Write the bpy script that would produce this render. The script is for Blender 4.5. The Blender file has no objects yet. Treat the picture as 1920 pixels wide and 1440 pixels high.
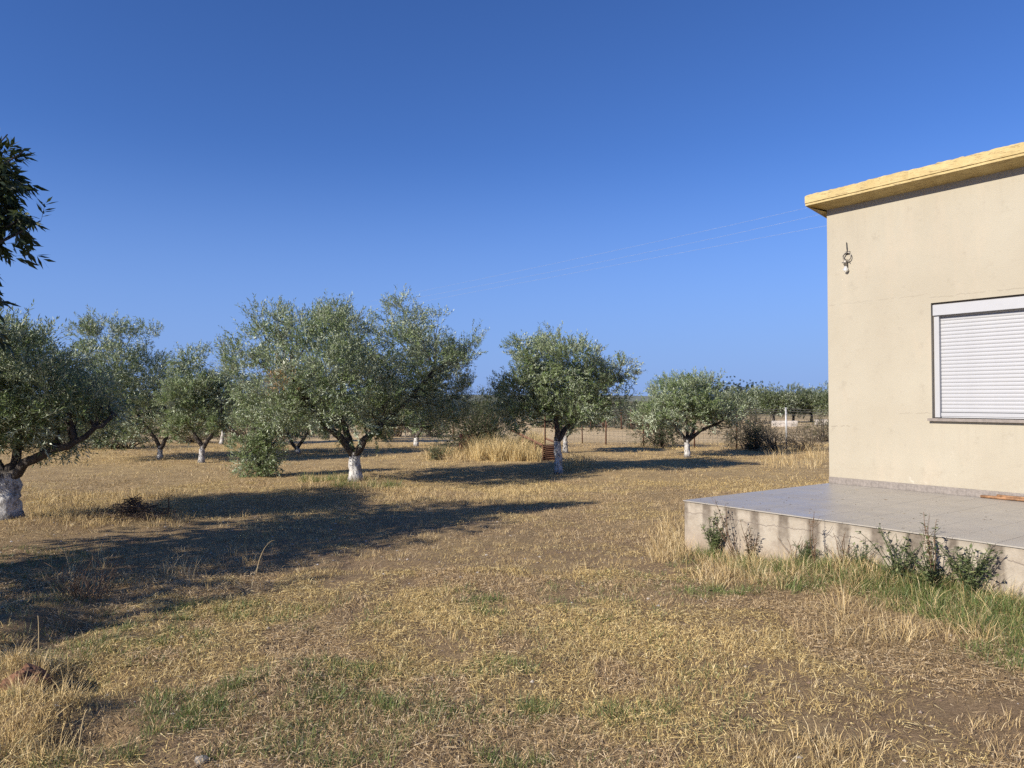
import bpy, math, random
import numpy as np
from mathutils import Vector, Matrix

rng = np.random.default_rng(7)
random.seed(7)
PI = math.pi
SC = bpy.context.scene
COL = SC.collection

# ------------------------------------------------------------------ camera
F_PX, W_PX, H_PX = 1400.0, 1920.0, 1440.0
EYE = 1.6
PITCH = math.atan(31 / F_PX)
cd = bpy.data.cameras.new('camera')
cd.sensor_width = 36.0
cd.lens = 36.0 * F_PX / W_PX
cd.clip_start, cd.clip_end = 0.05, 9000
cam = bpy.data.objects.new('camera', cd)
COL.objects.link(cam)
cam.location = (0, 0, EYE)
cam.rotation_euler = (PI / 2 + PITCH, 0, 0)
SC.camera = cam

# ------------------------------------------------------------------ sun, sky, exposure
SUN_EL = math.radians(28)
SHADOW_DIR = Vector((0.80, 0.60, 0)).normalized()      # where shadows fall
to_sun = Vector((-SHADOW_DIR.x * math.cos(SUN_EL), -SHADOW_DIR.y * math.cos(SUN_EL), math.sin(SUN_EL)))
sl = bpy.data.lights.new('sun', 'SUN')
sl.energy = 5.0
sl.angle = math.radians(0.5)
sl.color = (1.0, 0.92, 0.81)
sun = bpy.data.objects.new('sun', sl)
COL.objects.link(sun)
sun.rotation_euler = (-to_sun).to_track_quat('-Z', 'Y').to_euler()
world = bpy.data.worlds.new('World')
SC.world = world
world.use_nodes = True
wn = world.node_tree
wn.nodes.clear()
sky = wn.nodes.new('ShaderNodeTexSky')
sky.sky_type = 'NISHITA'
sky.sun_disc = False
sky.sun_elevation = SUN_EL
sky.sun_rotation = math.atan2(to_sun.x, to_sun.y)
sky.altitude = 1500
sky.air_density = 1.0
sky.dust_density = 0.0
sky.ozone_density = 4.0
hs = wn.nodes.new('ShaderNodeHueSaturation')
hs.inputs['Saturation'].default_value = 1.12
tn = wn.nodes.new('ShaderNodeMix')          # a clear blue autumn sky
tn.data_type = 'RGBA'; tn.blend_type = 'MULTIPLY'; tn.inputs[0].default_value = 1.0
tn.inputs[7].default_value = (0.90, 0.95, 1.28, 1)
bg = wn.nodes.new('ShaderNodeBackground')
bg.inputs['Strength'].default_value = 0.082
wo = wn.nodes.new('ShaderNodeOutputWorld')
wn.links.new(sky.outputs[0], hs.inputs['Color'])
wn.links.new(hs.outputs[0], tn.inputs[6])
tc = wn.nodes.new('ShaderNodeTexCoord'); sp = wn.nodes.new('ShaderNodeSeparateXYZ'); wn.links.new(tc.outputs['Generated'], sp.inputs[0])
mr = wn.nodes.new('ShaderNodeMapRange'); mr.interpolation_type = 'SMOOTHSTEP'
mr.inputs[1].default_value = -.02; mr.inputs[2].default_value = .33; mr.inputs[3].default_value = .94; mr.inputs[4].default_value = 0.0
wn.links.new(sp.outputs[2], mr.inputs[0])
hz = wn.nodes.new('ShaderNodeMix'); hz.data_type = 'RGBA'; wn.links.new(mr.outputs[0], hz.inputs[0])
wn.links.new(tn.outputs[2], hz.inputs[6]); hz.inputs[7].default_value = (1.95, 3.25, 6.6, 1)
wn.links.new(hz.outputs[2], bg.inputs[0])
wn.links.new(bg.outputs[0], wo.inputs[0])
SC.view_settings.view_transform = 'Standard'
SC.view_settings.look = 'None'
SC.view_settings.gamma = 1
SC.view_settings.use_curve_mapping = False
SC.view_settings.exposure = 0.48
SC.render.engine = 'CYCLES'
SC.cycles.max_bounces = 6
SC.cycles.use_denoising = False
SC.cycles.denoiser = 'OPENIMAGEDENOISE'
SC.cycles.denoising_prefilter = 'ACCURATE'

# ------------------------------------------------------------------ helpers
def ray(px, py):
    u, v = (px - W_PX / 2) / F_PX, (H_PX / 2 - py) / F_PX
    c, s = math.cos(PITCH), math.sin(PITCH)
    return Vector((u, c - s * v, s + c * v))

def at_z(px, py, z=0.0):
    """the point on the level z that the photograph shows at this pixel"""
    r = ray(px, py)
    t = (z - EYE) / r.z
    return Vector((r.x * t, r.y * t, z))

def at_d(px, py, d):
    r = ray(px, py)
    t = d / r.y
    return Vector((r.x * t, d, EYE + r.z * t))

def hash2(ix, iy, seed):
    n = (ix.astype(np.int64) * 374761393 + iy.astype(np.int64) * 668265263 + seed * 974634777) & 0x7fffffff
    n = ((n ^ (n >> 13)) * 1274126177) & 0x7fffffff
    n = n ^ (n >> 16)
    return (n & 0xffffff) / float(0xffffff)

def vnoise(x, y, seed=0):
    x = np.asarray(x, float); y = np.asarray(y, float)
    ix, iy = np.floor(x), np.floor(y)
    fx, fy = x - ix, y - iy
    fx = fx * fx * (3 - 2 * fx); fy = fy * fy * (3 - 2 * fy)
    a, b = hash2(ix, iy, seed), hash2(ix + 1, iy, seed)
    c, d = hash2(ix, iy + 1, seed), hash2(ix + 1, iy + 1, seed)
    return (a * (1 - fx) + b * fx) * (1 - fy) + (c * (1 - fx) + d * fx) * fy

def fbm(x, y, seed=0, oct=3):
    s, a, t = 0, 1.0, 0
    for k in range(oct):
        s = s + a * vnoise(x * 2 ** k, y * 2 ** k, seed + k * 17)
        t += a; a *= 0.5
    return s / t

# bumps and hollows of the near ground: x, y, radius x, radius y, height
BUMPS = []
def bump(px, py, rx, ry, h):
    p = at_z(px, py)
    BUMPS.append((p.x, p.y, rx, ry, h))
bump(40, 1275, .20, .18, .13); bump(120, 1290, .20, .16, -.11)
bump(10, 1190, .35, .5, .11); bump(110, 1370, .18, .14, .09); bump(165, 1385, .20, .13, -.12)
bump(20, 1345, .35, .2, .08); bump(55, 1150, .25, .35, .08); bump(130, 1180, .18, .35, -.09)
bump(520, 1280, .4, .3, .04); bump(1450, 1330, .6, .4, .03)
bump(1600, 1100, .6, .3, .05); bump(255, 975, .6, .35, .05); bump(670, 908, 1.2, .8, .05); bump(12, 985, .9, .6, .07)
bump(1150, 1300, .5, .35, -.03); bump(850, 1240, .5, .4, -.025)

_C = at_z(1555, 905.5, .53)
def ground(x, y):
    x = np.asarray(x, float); y = np.asarray(y, float)
    d = np.hypot(x, y)
    near = np.clip(1.2 - d / 60, 0, 1)
    z = (fbm(x * .35, y * .35, 3, 3) - .5) * .10 * near
    z = z + (fbm(x * 2.3, y * 2.3, 9, 3) - .5) * .055 * np.clip(1.3 - d / 22, 0, 1)
    z = z + (fbm(x * 11, y * 11, 21, 2) - .5) * .022 * np.clip(1.2 - d / 12, 0, 1)
    for bx, by, rx, ry, h in BUMPS:
        z = z + h * np.exp(-((x - bx) / rx) ** 2 - ((y - by) / ry) ** 2)
    dx, dy = x - _C.x, y - _C.y                       # soil piled along the foot of the patio
    s_, t_ = dx * .59 - dy * .807, dx * .807 + dy * .59
    k = np.clip((s_ - .4) / 2.0, 0, 1); k = k * k * (3 - 2 * k)
    z = z + .15 * k * np.exp(-((t_ + 2.75) / .50) ** 2)
    z = z - .011 * np.clip(y - 28, 0, 60)
    return z

def gz(x, y):
    return float(ground(np.array([x]), np.array([y]))[0])

def mesh_np(name, V, F4=None, F3=None, colors=None, mats=(), smooth=False, parent=None):
    """one mesh object from numpy arrays; F4 quads, F3 triangles"""
    V = np.ascontiguousarray(V, dtype=np.float32)
    me = bpy.data.meshes.new(name)
    n4 = 0 if F4 is None else len(F4)
    n3 = 0 if F3 is None else len(F3)
    me.vertices.add(len(V))
    me.vertices.foreach_set('co', V.ravel())
    loops, starts = [], []
    if n4:
        loops.append(np.asarray(F4, np.int32).ravel()); starts.append(np.arange(n4, dtype=np.int32) * 4)
    if n3:
        loops.append(np.asarray(F3, np.int32).ravel()); starts.append(np.arange(n3, dtype=np.int32) * 3 + n4 * 4)
    L = np.concatenate(loops)
    me.loops.add(len(L)); me.loops.foreach_set('vertex_index', L)
    me.polygons.add(n4 + n3)
    me.polygons.foreach_set('loop_start', np.concatenate(starts))
    me.polygons.foreach_set('use_smooth', np.full(n4 + n3, bool(smooth)))
    me.update(calc_edges=True)
    if colors is not None:
        a = me.color_attributes.new('tint', 'FLOAT_COLOR', 'POINT')
        C4 = np.ones((len(V), 4), np.float32); C4[:, :3] = colors
        a.data.foreach_set('color', C4.ravel())
    for m in mats:
        me.materials.append(m)
    o = bpy.data.objects.new(name, me)
    COL.objects.link(o)
    if parent is not None:
        o.parent = parent
    return o

def tag(o, label=None, cat=None, group=None, kind=None):
    if label: o['label'] = label
    if cat: o['category'] = cat
    if group: o['group'] = group
    if kind: o['kind'] = kind
    return o

def empty(name, loc=(0, 0, 0), rz=0, label=None, cat=None, group=None):
    o = bpy.data.objects.new(name, None)
    o.empty_display_size = .2
    COL.objects.link(o)
    o.location = loc; o.rotation_euler = (0, 0, rz)
    return tag(o, label, cat, group)

class MB:
    """collects boxes, tubes and grids into one mesh"""
    def __init__(s): s.V, s.F4, s.F3, s.C, s.n = [], [], [], [], 0
    def add(s, V, F4=None, F3=None, col=None):
        V = np.asarray(V, float)
        if F4 is not None and len(F4): s.F4.append(np.asarray(F4) + s.n)
        if F3 is not None and len(F3): s.F3.append(np.asarray(F3) + s.n)
        s.V.append(V); s.n += len(V)
        s.C.append(np.tile(np.asarray(col if col is not None else (1, 1, 1), float), (len(V), 1)) if np.ndim(col) < 2 else np.asarray(col))
    def box(s, x0, x1, y0, y1, z0, z1, col=None):
        V = [(x, y, z) for z in (z0, z1) for x, y in ((x0, y0), (x1, y0), (x1, y1), (x0, y1))]
        F = [(3, 2, 1, 0), (4, 5, 6, 7), (0, 1, 5, 4), (1, 2, 6, 5), (2, 3, 7, 6), (3, 0, 4, 7)]
        s.add(V, F, col=col)
    def bevel_box(s, x0, x1, y0, y1, z0, z1, b, col=None):
        """box with its top edges chamfered"""
        V = [(x0, y0, z0), (x1, y0, z0), (x1, y1, z0), (x0, y1, z0), (x0, y0, z1 - b), (x1, y0, z1 - b), (x1, y1, z1 - b), (x0, y1, z1 - b),
             (x0 + b, y0 + b, z1), (x1 - b, y0 + b, z1), (x1 - b, y1 - b, z1), (x0 + b, y1 - b, z1)]
        F = [(3, 2, 1, 0), (8, 9, 10, 11)]
        for k in range(4):
            j = (k + 1) % 4
            F += [(k, j, 4 + j, 4 + k), (4 + k, 4 + j, 8 + j, 8 + k)]
        s.add(V, F, col=col)
    def tube(s, pts, rad, n=8, jit=0.0, cap=True, col=None):
        P = np.asarray(pts, float); R = np.broadcast_to(np.asarray(rad, float), (len(P),))
        T = np.gradient(P, axis=0); T /= np.linalg.norm(T, axis=1)[:, None] + 1e-9
        up = np.array([0, 0, 1.0]) if abs(T[0][2]) < .9 else np.array([1.0, 0, 0])
        rings = []
        a = np.arange(n) * 2 * PI / n
        for k in range(len(P)):
            side = np.cross(T[k], up); side /= np.linalg.norm(side) + 1e-9
            up = np.cross(side, T[k])
            r = R[k] * (1 + jit * (rng.random(n) - .5) * 2)
            rings.append(P[k] + np.outer(np.cos(a) * r, side) + np.outer(np.sin(a) * r, up))
        V = np.concatenate(rings)
        F = []
        for k in range(len(P) - 1):
            for j in range(n):
                F.append((k * n + j, k * n + (j + 1) % n, (k + 1) * n + (j + 1) % n, (k + 1) * n + j))
        F3 = []
        if cap:
            V = np.concatenate([V, P[:1], P[-1:]])
            c0, c1 = len(V) - 2, len(V) - 1
            for j in range(n):
                F3.append((c0, (j + 1) % n, j)); F3.append((c1, (len(P) - 1) * n + j, (len(P) - 1) * n + (j + 1) % n))
        s.add(V, F, F3, col)
    def build(s, name, mat, parent=None, smooth=False):
        return mesh_np(name, np.concatenate(s.V), np.concatenate(s.F4) if s.F4 else None, np.concatenate(s.F3) if s.F3 else None,
                       np.concatenate(s.C), [mat], smooth, parent)

# ------------------------------------------------------------------ materials
def new_mat(name):
    m = bpy.data.materials.new(name); m.use_nodes = True
    nt = m.node_tree; nt.nodes.clear()
    out = nt.nodes.new('ShaderNodeOutputMaterial'); b = nt.nodes.new('ShaderNodeBsdfPrincipled')
    nt.links.new(b.outputs[0], out.inputs[0])
    return m, nt, b

class NT:
    def __init__(s, nt): s.nt = nt
    def n(s, t, **kw):
        x = s.nt.nodes.new(t)
        for k, v in kw.items(): setattr(x, k, v)
        return x
    def l(s, a, b): s.nt.links.new(a, b)
    def val(s, sock, v):
        if hasattr(v, 'is_linked') or hasattr(v, 'node'): s.l(v, sock)
        else: sock.default_value = v
    def math(s, op, a, b=None, c=None, clamp=False):
        x = s.n('ShaderNodeMath', operation=op); x.use_clamp = clamp
        s.val(x.inputs[0], a)
        if b is not None: s.val(x.inputs[1], b)
        if c is not None: s.val(x.inputs[2], c)
        return x.outputs[0]
    def mix(s, f, a, b, blend='MIX'):
        x = s.n('ShaderNodeMix', data_type='RGBA', blend_type=blend)
        s.val(x.inputs[0], f)
        for i, v in ((6, a), (7, b)):
            if isinstance(v, tuple): x.inputs[i].default_value = (*v[:3], 1)
            else: s.l(v, x.inputs[i])
        return x.outputs[2]
    def coord(s, kind='Object'):
        return s.n('ShaderNodeTexCoord').outputs[kind]
    def pos(s): return s.n('ShaderNodeNewGeometry').outputs['Position']
    def mapv(s, v, scale=(1, 1, 1), loc=(0, 0, 0)):
        x = s.n('ShaderNodeMapping'); s.l(v, x.inputs[0]); x.inputs['Scale'].default_value = scale; x.inputs['Location'].default_value = loc
        return x.outputs[0]
    def noise(s, v, scale, detail=4, rough=.55, dist=0):
        x = s.n('ShaderNodeTexNoise'); s.l(v, x.inputs['Vector'])
        x.inputs['Scale'].default_value = scale; x.inputs['Detail'].default_value = detail; x.inputs['Roughness'].default_value = rough
        x.inputs['Distortion'].default_value = dist
        return x.outputs[0]
    def ramp(s, f, *stops):
        x = s.n('ShaderNodeValToRGB'); s.l(f, x.inputs[0]); e = x.color_ramp.elements
        while len(e) < len(stops): e.new(.5)
        for k, (p, c) in enumerate(stops):
            e[k].position = p; e[k].color = (*c, 1) if isinstance(c, tuple) else (c, c, c, 1)
        return x.outputs[0]
    def range(s, f, a, b, c=0.0, d=1.0):
        x = s.n('ShaderNodeMapRange'); x.clamp = True
        s.val(x.inputs[0], f); x.inputs[1].default_value = a; x.inputs[2].default_value = b; x.inputs[3].default_value = c; x.inputs[4].default_value = d
        return x.outputs[0]
    def bump(s, h, strength, dist, bsdf):
        x = s.n('ShaderNodeBump'); s.l(h, x.inputs['Height']); x.inputs['Strength'].default_value = strength; x.inputs['Distance'].default_value = dist
        s.l(x.outputs[0], bsdf.inputs['Normal'])
    def sep(s, v):
        x = s.n('ShaderNodeSeparateXYZ'); s.l(v, x.inputs[0]); return x.outputs

def m_leaf(name, back, gloss=.5, trans=.25, spec=.5):
    """tint attribute on the upper side, another colour on the under side, a little light through the blade"""
    m, nt, b = new_mat(name); N = NT(nt)
    at = N.n('ShaderNodeAttribute'); at.attribute_name = 'tint'
    g = N.n('ShaderNodeNewGeometry')
    c = N.mix(g.outputs['Backfacing'], at.outputs['Color'], N.mix(.75, at.outputs['Color'], back)) if back else at.outputs['Color']
    N.l(c, b.inputs['Base Color']); b.inputs['Roughness'].default_value = gloss; b.inputs['Specular IOR Level'].default_value = spec
    if trans > 0:
        t = N.n('ShaderNodeBsdfTranslucent'); N.l(N.mix(.5, c, (.16, .2, .04)), t.inputs[0])
        x = N.n('ShaderNodeMixShader'); x.inputs[0].default_value = trans
        N.l(b.outputs[0], x.inputs[1]); N.l(t.outputs[0], x.inputs[2])
        out = [q for q in nt.nodes if q.type == 'OUTPUT_MATERIAL'][0]; N.l(x.outputs[0], out.inputs[0])
    return m

def m_simple(name, col, rough=.7, metal=0, var=.25, scale=8, bump=.0, col2=None):
    m, nt, b = new_mat(name); N = NT(nt)
    v = N.coord(); f = N.noise(v, scale, 5, .6)
    c2 = col2 or tuple(k * (1 - var) for k in col)
    N.l(N.mix(N.range(f, .35, .65), col, c2), b.inputs['Base Color'])
    b.inputs['Roughness'].default_value = rough; b.inputs['Metallic'].default_value = metal
    if bump: N.bump(N.noise(v, scale * 4, 4), .6, bump, b)
    return m

M_OLIVE = m_leaf('olive_leaf', (.58, .64, .48), .42, .14, .4)
M_PEACH = m_leaf('peach_leaf', None, .5, .22)
M_SHRUB = m_leaf('shrub_leaf', None, .55, .2)
M_STRAW = m_leaf('straw', None, .6, .15, .35)
M_GRASS = m_leaf('green_blade', None, .5, .25)

def m_bark(name, lime=None):
    m, nt, b = new_mat(name); N = NT(nt)
    v = N.coord(); st = N.mapv(v, (1, 1, .35))
    f = N.noise(st, 22, 6, .65)
    c = N.mix(N.range(f, .3, .7), (.028, .022, .018), (.115, .095, .078))
    if lime is not None:
        z = N.sep(v)[2]
        edge = N.math('ADD', z, N.math('MULTIPLY', N.math('SUBTRACT', N.noise(v, 6, 3), .5), .22))
        w = N.range(edge, lime - .04, lime + .04, 1, 0)
        worn = N.range(N.noise(N.mapv(v, (1, 1, .4)), 15, 6, .75), .37, .53, .06, 1)
        foot = N.range(N.math('ADD', z, N.math('MULTIPLY', N.math('SUBTRACT', N.noise(v, 20, 3), .5), .15)), .03, .12, .15, 1)
        w = N.math('MULTIPLY', N.math('MULTIPLY', w, worn), foot)
        white = N.mix(N.noise(v, 9, 4), (.68, .67, .64), (.46, .44, .41))
        c = N.mix(w, c, white)
    N.l(c, b.inputs['Base Color']); b.inputs['Roughness'].default_value = .9
    N.bump(f, 1.0, .035, b)
    return m
M_BARK = m_bark('bark')
M_TWIG = m_simple('twig_wood', (.11, .075, .05), .85, var=.5, scale=20)

def m_ground():
    m, nt, b = new_mat('dry_ground'); N = NT(nt)
    p = N.pos()
    big = N.noise(p, .45, 4, .55); mid = N.noise(p, 2.2, 5, .6, .6); fine = N.noise(N.mapv(p, (1, 1.6, 1)), 26, 6, .7, 1.2); grit = N.noise(p, 110, 3, .7)
    soil = N.mix(N.range(fine, .3, .7), (.17, .113, .062), (.39, .275, .16))
    straw = N.mix(N.range(fine, .32, .68), (.22, .15, .075), (.50, .375, .195))
    cov = N.math('ADD', N.math('MULTIPLY', big, .55), N.math('MULTIPLY', mid, .6))
    y = N.sep(p)[1]
    far = N.range(y, 7, 26, 0, .40)
    c = N.mix(N.range(N.math('ADD', cov, far), .50, .72), soil, straw)
    c = N.mix(N.range(grit, .3, .8, .0, .45), c, (.10, .07, .045))
    c = N.mix(N.range(y, 9, 22, 0, .72), c, N.mix(N.range(N.math('ADD', N.math('MULTIPLY', fine, .5), N.math('MULTIPLY', mid, .5)), .38, .60), (.27, .18, .085), (.66, .48, .23)))
    # beyond the fence: pale mown field with strips of scrub
    fld = N.mix(N.range(N.noise(N.mapv(p, (1, 2.5, 1)), .12, 4, .6), .4, .62), (.64, .49, .28), (.50, .37, .20))
    fld = N.mix(N.range(fine, .35, .65), fld, N.mix(.35, fld, (.30, .21, .10)))
    c = N.mix(N.range(N.math('ADD', y, N.math('MULTIPLY', big, 3)), 28, 33), c, fld)
    scr = N.mix(N.noise(p, .06, 3), (.10, .105, .05), (.22, .17, .09))
    c = N.mix(N.range(y, 75, 130), c, scr)
    N.l(c, b.inputs['Base Color']); b.inputs['Roughness'].default_value = .95; b.inputs['Specular IOR Level'].default_value = .15
    N.bump(N.math('ADD', N.math('MULTIPLY', fine, .7), N.math('MULTIPLY', grit, .3)), .9, .03, b)
    return m

# ------------------------------------------------------------------ the ground sheet
def axis(a, b, step, grow, lim):
    """even steps between a and b, then growing steps out to lim"""
    v = list(np.arange(a, b + 1e-6, step)); s = step
    while v[-1] < lim:
        s *= grow; v.append(v[-1] + s)
    return v
xp = axis(0, 7, .07, 1.08, 3000)
xs = np.array(sorted(set([-q for q in xp] + xp)))
ys = np.array([-3000, -900, -250, -80, -30, -12, -5, -2, -.5, .5] + axis(1.2, 9, .055, 1.04, 4500))
GX, GY = np.meshgrid(xs, ys)
nx, ny = len(xs), len(ys)
I = (np.arange(ny - 1)[:, None] * nx + np.arange(nx - 1)[None, :]).ravel()
gobj = mesh_np('ground', np.stack([GX.ravel(), GY.ravel(), ground(GX.ravel(), GY.ravel())], 1), np.stack([I, I + 1, I + nx + 1, I + nx], 1), mats=[m_ground()], smooth=True)
tag(gobj, kind='structure')

# distant low ridge on the horizon
hx = np.linspace(-3200, 3200, 160)
ridge = 10 + 24 * fbm(hx / 700, hx * 0 + 2, 5, 4)
V = []
for yy, k in ((2300, 0), (2500, .6), (2750, 1), (3300, 0)):
    V.append(np.stack([hx, np.full_like(hx, yy), -1.5 + ridge * k], 1))
n = len(hx); I = (np.arange(3)[:, None] * n + np.arange(n - 1)[None, :]).ravel()
tag(mesh_np('hills', np.concatenate(V), np.stack([I, I + 1, I + n + 1, I + n], 1), mats=[m_simple('hill_scrub', (.17, .18, .13), .95, scale=.01)], smooth=True), kind='structure')

# ------------------------------------------------------------------ house frame: local x along the wall to the right, y into the house
PATIO_Z = .53
C0 = at_z(1555, 905.5, PATIO_Z)
H_ROT = math.atan2(-.807, .59)
HU = Vector((math.cos(H_ROT), math.sin(H_ROT), 0)); HN = Vector((-math.sin(H_ROT), math.cos(H_ROT), 0))
PATIO_W = 2.83
def house_local(x, y):
    dx, dy = x - C0.x, y - C0.y
    return dx * HU.x + dy * HU.y, dx * HN.x + dy * HN.y
def free_ground(x, y, m=0.0):
    """False under the house and the patio"""
    s, t = house_local(np.asarray(x), np.asarray(y))
    return ~((s > -m) & (s < 9) & (t > -PATIO_W - m))

# wall plaster
def m_plaster():
    m, nt, b = new_mat('cream_plaster'); N = NT(nt)
    v = N.coord(); X, Y, Z = N.sep(v)
    c = N.mix(N.range(N.noise(v, .9, 4, .6), .35, .65), (.40, .365, .285), (.37, .332, .255))
    c = N.mix(N.range(N.noise(N.mapv(v, (1, 1, .3)), 2.6, 6, .7), .52, .75, 0, .35), c, (.48, .40, .30))
    c = N.mix(N.range(N.noise(v, 7, 6, .75), .56, .70, 0, .40), c, (.27, .235, .18))
    # hairline cracks: z = z0 + wobble(x)
    wob = N.math('MULTIPLY', N.math('SUBTRACT', N.noise(N.mapv(v, (1, 1, .0)), 7, 6, .7), .5), .10)
    def crack(z0, x0, x1, w, strength):
        d = N.math('ABSOLUTE', N.math('SUBTRACT', Z, N.math('ADD', wob, z0)))
        line = N.range(d, w * .4, w, 1, 0)
        msk = N.math('MULTIPLY', N.range(X, x0, x0 + .03), N.range(X, x1 - .05, x1, 1, 0))
        brk = N.range(N.noise(v, 14, 2), .40, .5)
        return N.math('MULTIPLY', N.math('MULTIPLY', line, N.math('MULTIPLY', msk, brk)), strength)
    k = crack(2.84, 0, 1.3, .006, .22)
    k = N.math('MAXIMUM', k, crack(1.27, .02, .35, .006, .5))
    k = N.math('MAXIMUM', k, crack(2.80, 1.2, 3.4, .007, .30))
    k = N.math('MAXIMUM', k, crack(1.45, .9, 1.3, .005, .4))
    c = N.mix(k, c, (.16, .13, .10))
    # grime: runs under the sill and the eave, splash along the foot
    run = N.noise(N.mapv(v, (1, 1, .06)), 16, 4, .7)
    us = N.math('MULTIPLY', N.range(N.math('ABSOLUTE', N.math('SUBTRACT', X, 2.04)), .72, .80, 1, 0), N.math('MULTIPLY', N.range(Z, .75, 1.35), N.range(Z, 1.352, 1.356, 1, 0)))
    us = N.math('MAXIMUM', us, N.range(Z, 3.45, 4.05, 0, .8))
    c = N.mix(N.math('MULTIPLY', N.math('MULTIPLY', us, N.range(run, .48, .68)), .15), c, (.20, .165, .125))
    sp_ = N.math('MULTIPLY', N.range(N.math('ADD', Z, N.math('MULTIPLY', N.noise(v, 6, 4), .35)), .72, 1.02, 1, 0), N.range(N.noise(v, 18, 5, .7), .40, .68))
    c = N.mix(N.math('MULTIPLY', sp_, .30), c, (.27, .215, .155))
    c = N.mix(N.range(N.noise(v, 26, 5, .75), .66, .74, 0, .22), c, (.26, .22, .17))
    # flaked patches and pock marks
    vo = N.n('ShaderNodeTexVoronoi'); vo.inputs['Scale'].default_value = 2.3; N.l(v, vo.inputs['Vector'])
    pk = N.range(vo.outputs['Distance'], .018, .034, .8, 0)
    c = N.mix(pk, c, (.30, .25, .20))
    low = N.range(Z, .55, 1.1, 1, 0)
    fl = N.math('MULTIPLY', N.range(N.noise(v, 5.5, 5, .7), .62, .66), low)
    c = N.mix(N.math('MULTIPLY', fl, .4), c, (.62, .57, .48))
    N.l(c, b.inputs['Base Color']); b.inputs['Roughness'].default_value = .88; b.inputs['Specular IOR Level'].default_value = .25
    N.bump(N.math('ADD', N.noise(v, 90, 4), N.math('MULTIPLY', N.noise(v, 4, 3), 1.5)), .35, .01, b)
    return m

def m_fascia():
    m, nt, b = new_mat('yellow_weathered_fascia'); N = NT(nt)
    v = N.coord()
    fl = N.noise(N.mapv(v, (.30, 1, 2.2)), 30, 5, .72, .8)
    c = N.mix(N.range(N.noise(v, 5, 4), .35, .65), (.53, .42, .20), (.43, .325, .14))
    c = N.mix(N.range(fl, .54, .64, 0, .8), c, (.20, .135, .06))
    c = N.mix(N.range(N.noise(v, 55, 3), .60, .72, 0, .4), c, (.66, .53, .29))
    N.l(c, b.inputs['Base Color']); b.inputs['Roughness'].default_value = .85
    N.bump(fl, .5, .012, b)
    return m

def m_concrete():
    """rendered plinth of the patio with the run marks of rain"""
    m, nt, b = new_mat('stained_plinth'); N = NT(nt)
    v = N.coord(); X, Y, Z = N.sep(v)
    c = N.mix(N.range(N.noise(v, 4, 5, .65), .3, .7), (.43, .385, .31), (.33, .28, .215))
    comb = N.n('ShaderNodeCombineXYZ'); N.l(X, comb.inputs[0])
    jt = N.math('MULTIPLY', N.math('PINGPONG', N.math('ADD', X, 0.0), .151), 1.0)             # distance to the nearest joint of the tiles above
    jt = N.math('ADD', jt, N.math('MULTIPLY', N.math('SUBTRACT', N.noise(N.mapv(v, (1, 1, .35)), 16, 5, .7), .5), .06))
    wd = N.math('ADD', N.math('MULTIPLY', N.noise(comb.outputs[0], 2.3, 1), .175), N.math('MULTIPLY', Z, -.03))
    s = N.math('DIVIDE', N.math('SUBTRACT', wd, jt), .034, clamp=True)
    depth = N.math('ADD', Z, N.math('MULTIPLY', N.noise(comb.outputs[0], 3.7, 2), .55))
    s = N.math('MULTIPLY', s, N.range(depth, .38, .72, .12, 1))
    s = N.math('MULTIPLY', s, N.range(N.noise(v, 24, 4), .25, .6, .5, 1))
    c = N.mix(N.math('MULTIPLY', s, .82), c, (.085, .064, .046))
    c = N.mix(N.range(N.noise(v, 9, 6, .75), .50, .68, 0, .55), c, (.22, .18, .14))
    c = N.mix(N.range(N.math('ADD', Z, N.math('MULTIPLY', N.noise(v, 5, 4), .12)), .53, .60, 0, .6), c, (.13, .105, .08))
    c = N.mix(N.range(Z, .30, .02, 0, .6), c, (.30, .215, .15))
    d = N.math('ABSOLUTE', N.math('SUBTRACT', Z, N.math('ADD', N.math('MULTIPLY', N.math('SUBTRACT', N.noise(N.mapv(v, (1, 1, 0)), 4, 5, .7), .5), .16), .40)))
    c = N.mix(N.range(d, .002, .005, .8, 0), c, (.14, .11, .09))
    N.l(c, b.inputs['Base Color']); b.inputs['Roughness'].default_value = .92
    N.bump(N.math('ADD', N.noise(v, 60, 5, .7), N.math('MULTIPLY', s, .3)), .5, .012, b)
    return m

def m_tile():
    m, nt, b = new_mat('grey_porcelain_tile'); N = NT(nt)
    p = N.pos(); oi = N.n('ShaderNodeObjectInfo')
    f = N.noise(N.mapv(p, (1, 1, 1)), 6, 6, .65, .5); g = N.noise(p, 55, 4, .7)
    c = N.mix(N.range(f, .3, .7), (.40, .37, .32), (.35, .32, .27))
    c = N.mix(N.range(g, .4, .75, 0, .35), c, (.24, .215, .185))
    c = N.mix(N.math('MULTIPLY', oi.outputs['Random'], .18), c, (.26, .24, .21))
    c = N.mix(N.range(N.noise(p, 1.3, 5, .7), .52, .75, 0, .35), c, (.26, .215, .165))
    N.l(c, b.inputs['Base Color'])
    N.l(N.range(N.noise(p, 3.5, 4), .3, .7, .34, .50), b.inputs['Roughness'])
    b.inputs['Specular IOR Level'].default_value = .55
    return m

M_PLASTER, M_FASCIA, M_CONC, M_TILE = m_plaster(), m_fascia(), m_concrete(), m_tile()
M_SKIRT = m_simple('grey_stone_skirting', (.26, .228, .20), .55, var=.35, scale=35)
M_ALU = m_simple('white_aluminium', (.40, .405, .415), .38, var=.05, scale=5)
M_SILL = m_simple('stone_sill', (.27, .235, .205), .32, var=.25, scale=30)
M_SEAL = m_simple('grey_sealant', (.16, .14, .12), .8, var=.3)

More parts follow.
